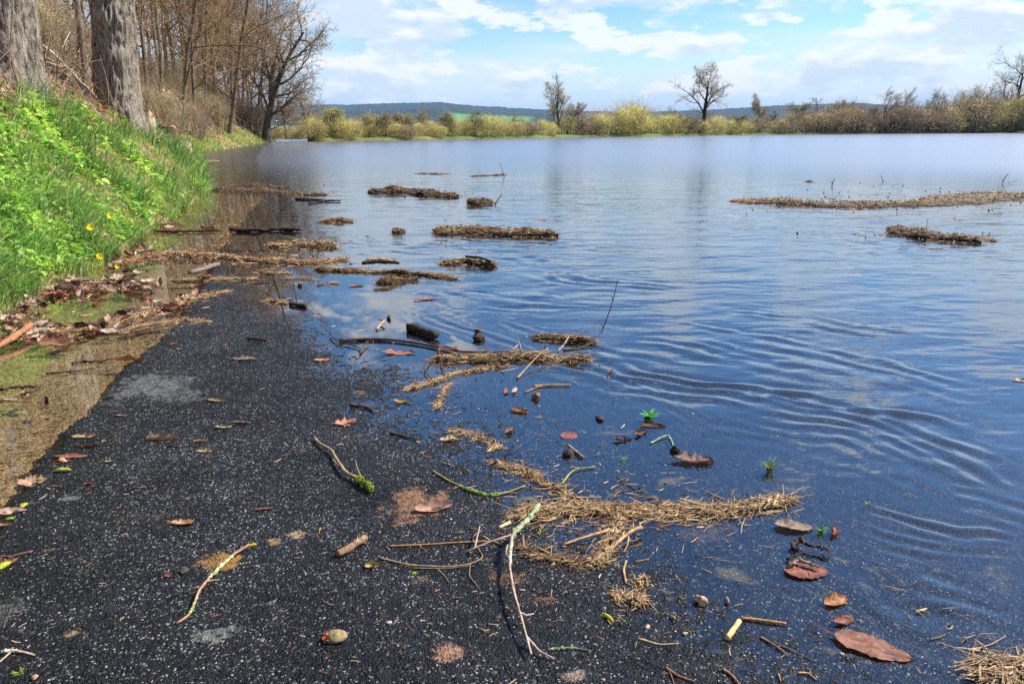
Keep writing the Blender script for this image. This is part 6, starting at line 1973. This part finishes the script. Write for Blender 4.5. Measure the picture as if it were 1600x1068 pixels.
boulder('mossy boulder sticking out of the brown slope over the water', 322, 27.0, 0.55, 5, lin(150, 142, 84))
boulder('small grey boulder below the dark root stump', 272, 20.0, 0.25, 9, lin(140, 128, 112))


def pole(label, a, b, r, col, name='fallen_pole', cat='fallen branch'):
    (pa, Ya, ha), (pb, Yb, hb) = a, b
    xa, ya = at_px(pa, Ya); xb, yb = at_px(pb, Yb)
    A = np.array((xa, ya, land_z(xa, ya) + ha)); B = np.array((xb, yb, land_z(xb, yb) + hb))
    t = np.linspace(0, 1, 12)[:, None]
    Q = A + (B - A) * t + RNG.normal(0, 0.012, (12, 3)); Q[:, 2] += 0.06 * np.sin(t[:, 0] * math.pi)
    root = empty(name, tuple(A), label, cat)
    mb = MB(); mb.tube(Q, np.linspace(r, r * 0.6, 12), 7, col, rough=0.15); mb.build('stem', M_TWIG, root, origin=tuple(A))
    mb = MB()
    for k in (3, 5, 7, 9):
        d = RNG.normal(0, 0.3, 3) + np.array((0.1, 0, 0.35))
        mb.tube([Q[k], Q[k] + d * 0.5, Q[k] + d], (r * 0.5, r * 0.35, r * 0.15), 5, col)
    mb.build('side_shoot', M_TWIG, root, origin=tuple(A))


pole('whitish dead pole leaning against the foot of the stout oak', (86, 13.0, 0.45), (158, 13.6, 0.12), 0.03, lin(190, 178, 160))
pole('thin bleached branch crossing below the whitish pole', (50, 12.0, 0.2), (135, 12.8, 0.45), 0.018, lin(176, 158, 140))
pole('grey fallen branch at the crest between the two big oaks', (60, 11.5, 0.1), (120, 13.2, 0.25), 0.022, lin(130, 112, 98))
pole('pale bent branch arching out from the corner oak', (62, 10.6, 1.6), (140, 11.5, 1.9), 0.016, lin(176, 160, 140))


# ------------------------------------------------------------------ loose crumbs of straw, grit and bark that nobody could count
def build_crumbs():
    mb = MB()
    n = 1700
    u = RNG.random(n)
    px = np.where(u < 0.45, RNG.normal(860, 130, n), RNG.uniform(0, 1450, n)); py = np.where(u < 0.45, RNG.normal(780, 100, n), RNG.uniform(470, 1068, n))
    C = []; S = []
    for a, b in zip(px, py):
        if not (430 < b < 1090): continue
        p, m = on_surf(a, b)
        s = (p[0] - WL_A[0]) * WL_N[0] + (p[1] - WL_A[1]) * WL_N[1]
        if s > 0.5 and RNG.random() < 0.93: continue
        C.append(p); S.append(m)
    C = np.array(C); S = np.array(S); n = len(C)
    L = S * (3 + 15 * RNG.random(n) ** 2.6)
    C[:, 2] += 0.003
    straws(mb, C, RNG.random(n) * 6.28, RNG.normal(0, 0.08, n), L, S * (1.0 + 1.3 * RNG.random(n)), pick(DRY + RUST + DARKMAT * 2, n) * 0.85, RNG.normal(0, 0.25, n))
    return tag(mb.build('plant_debris', M_STRAW), kind='stuff')


build_crumbs()
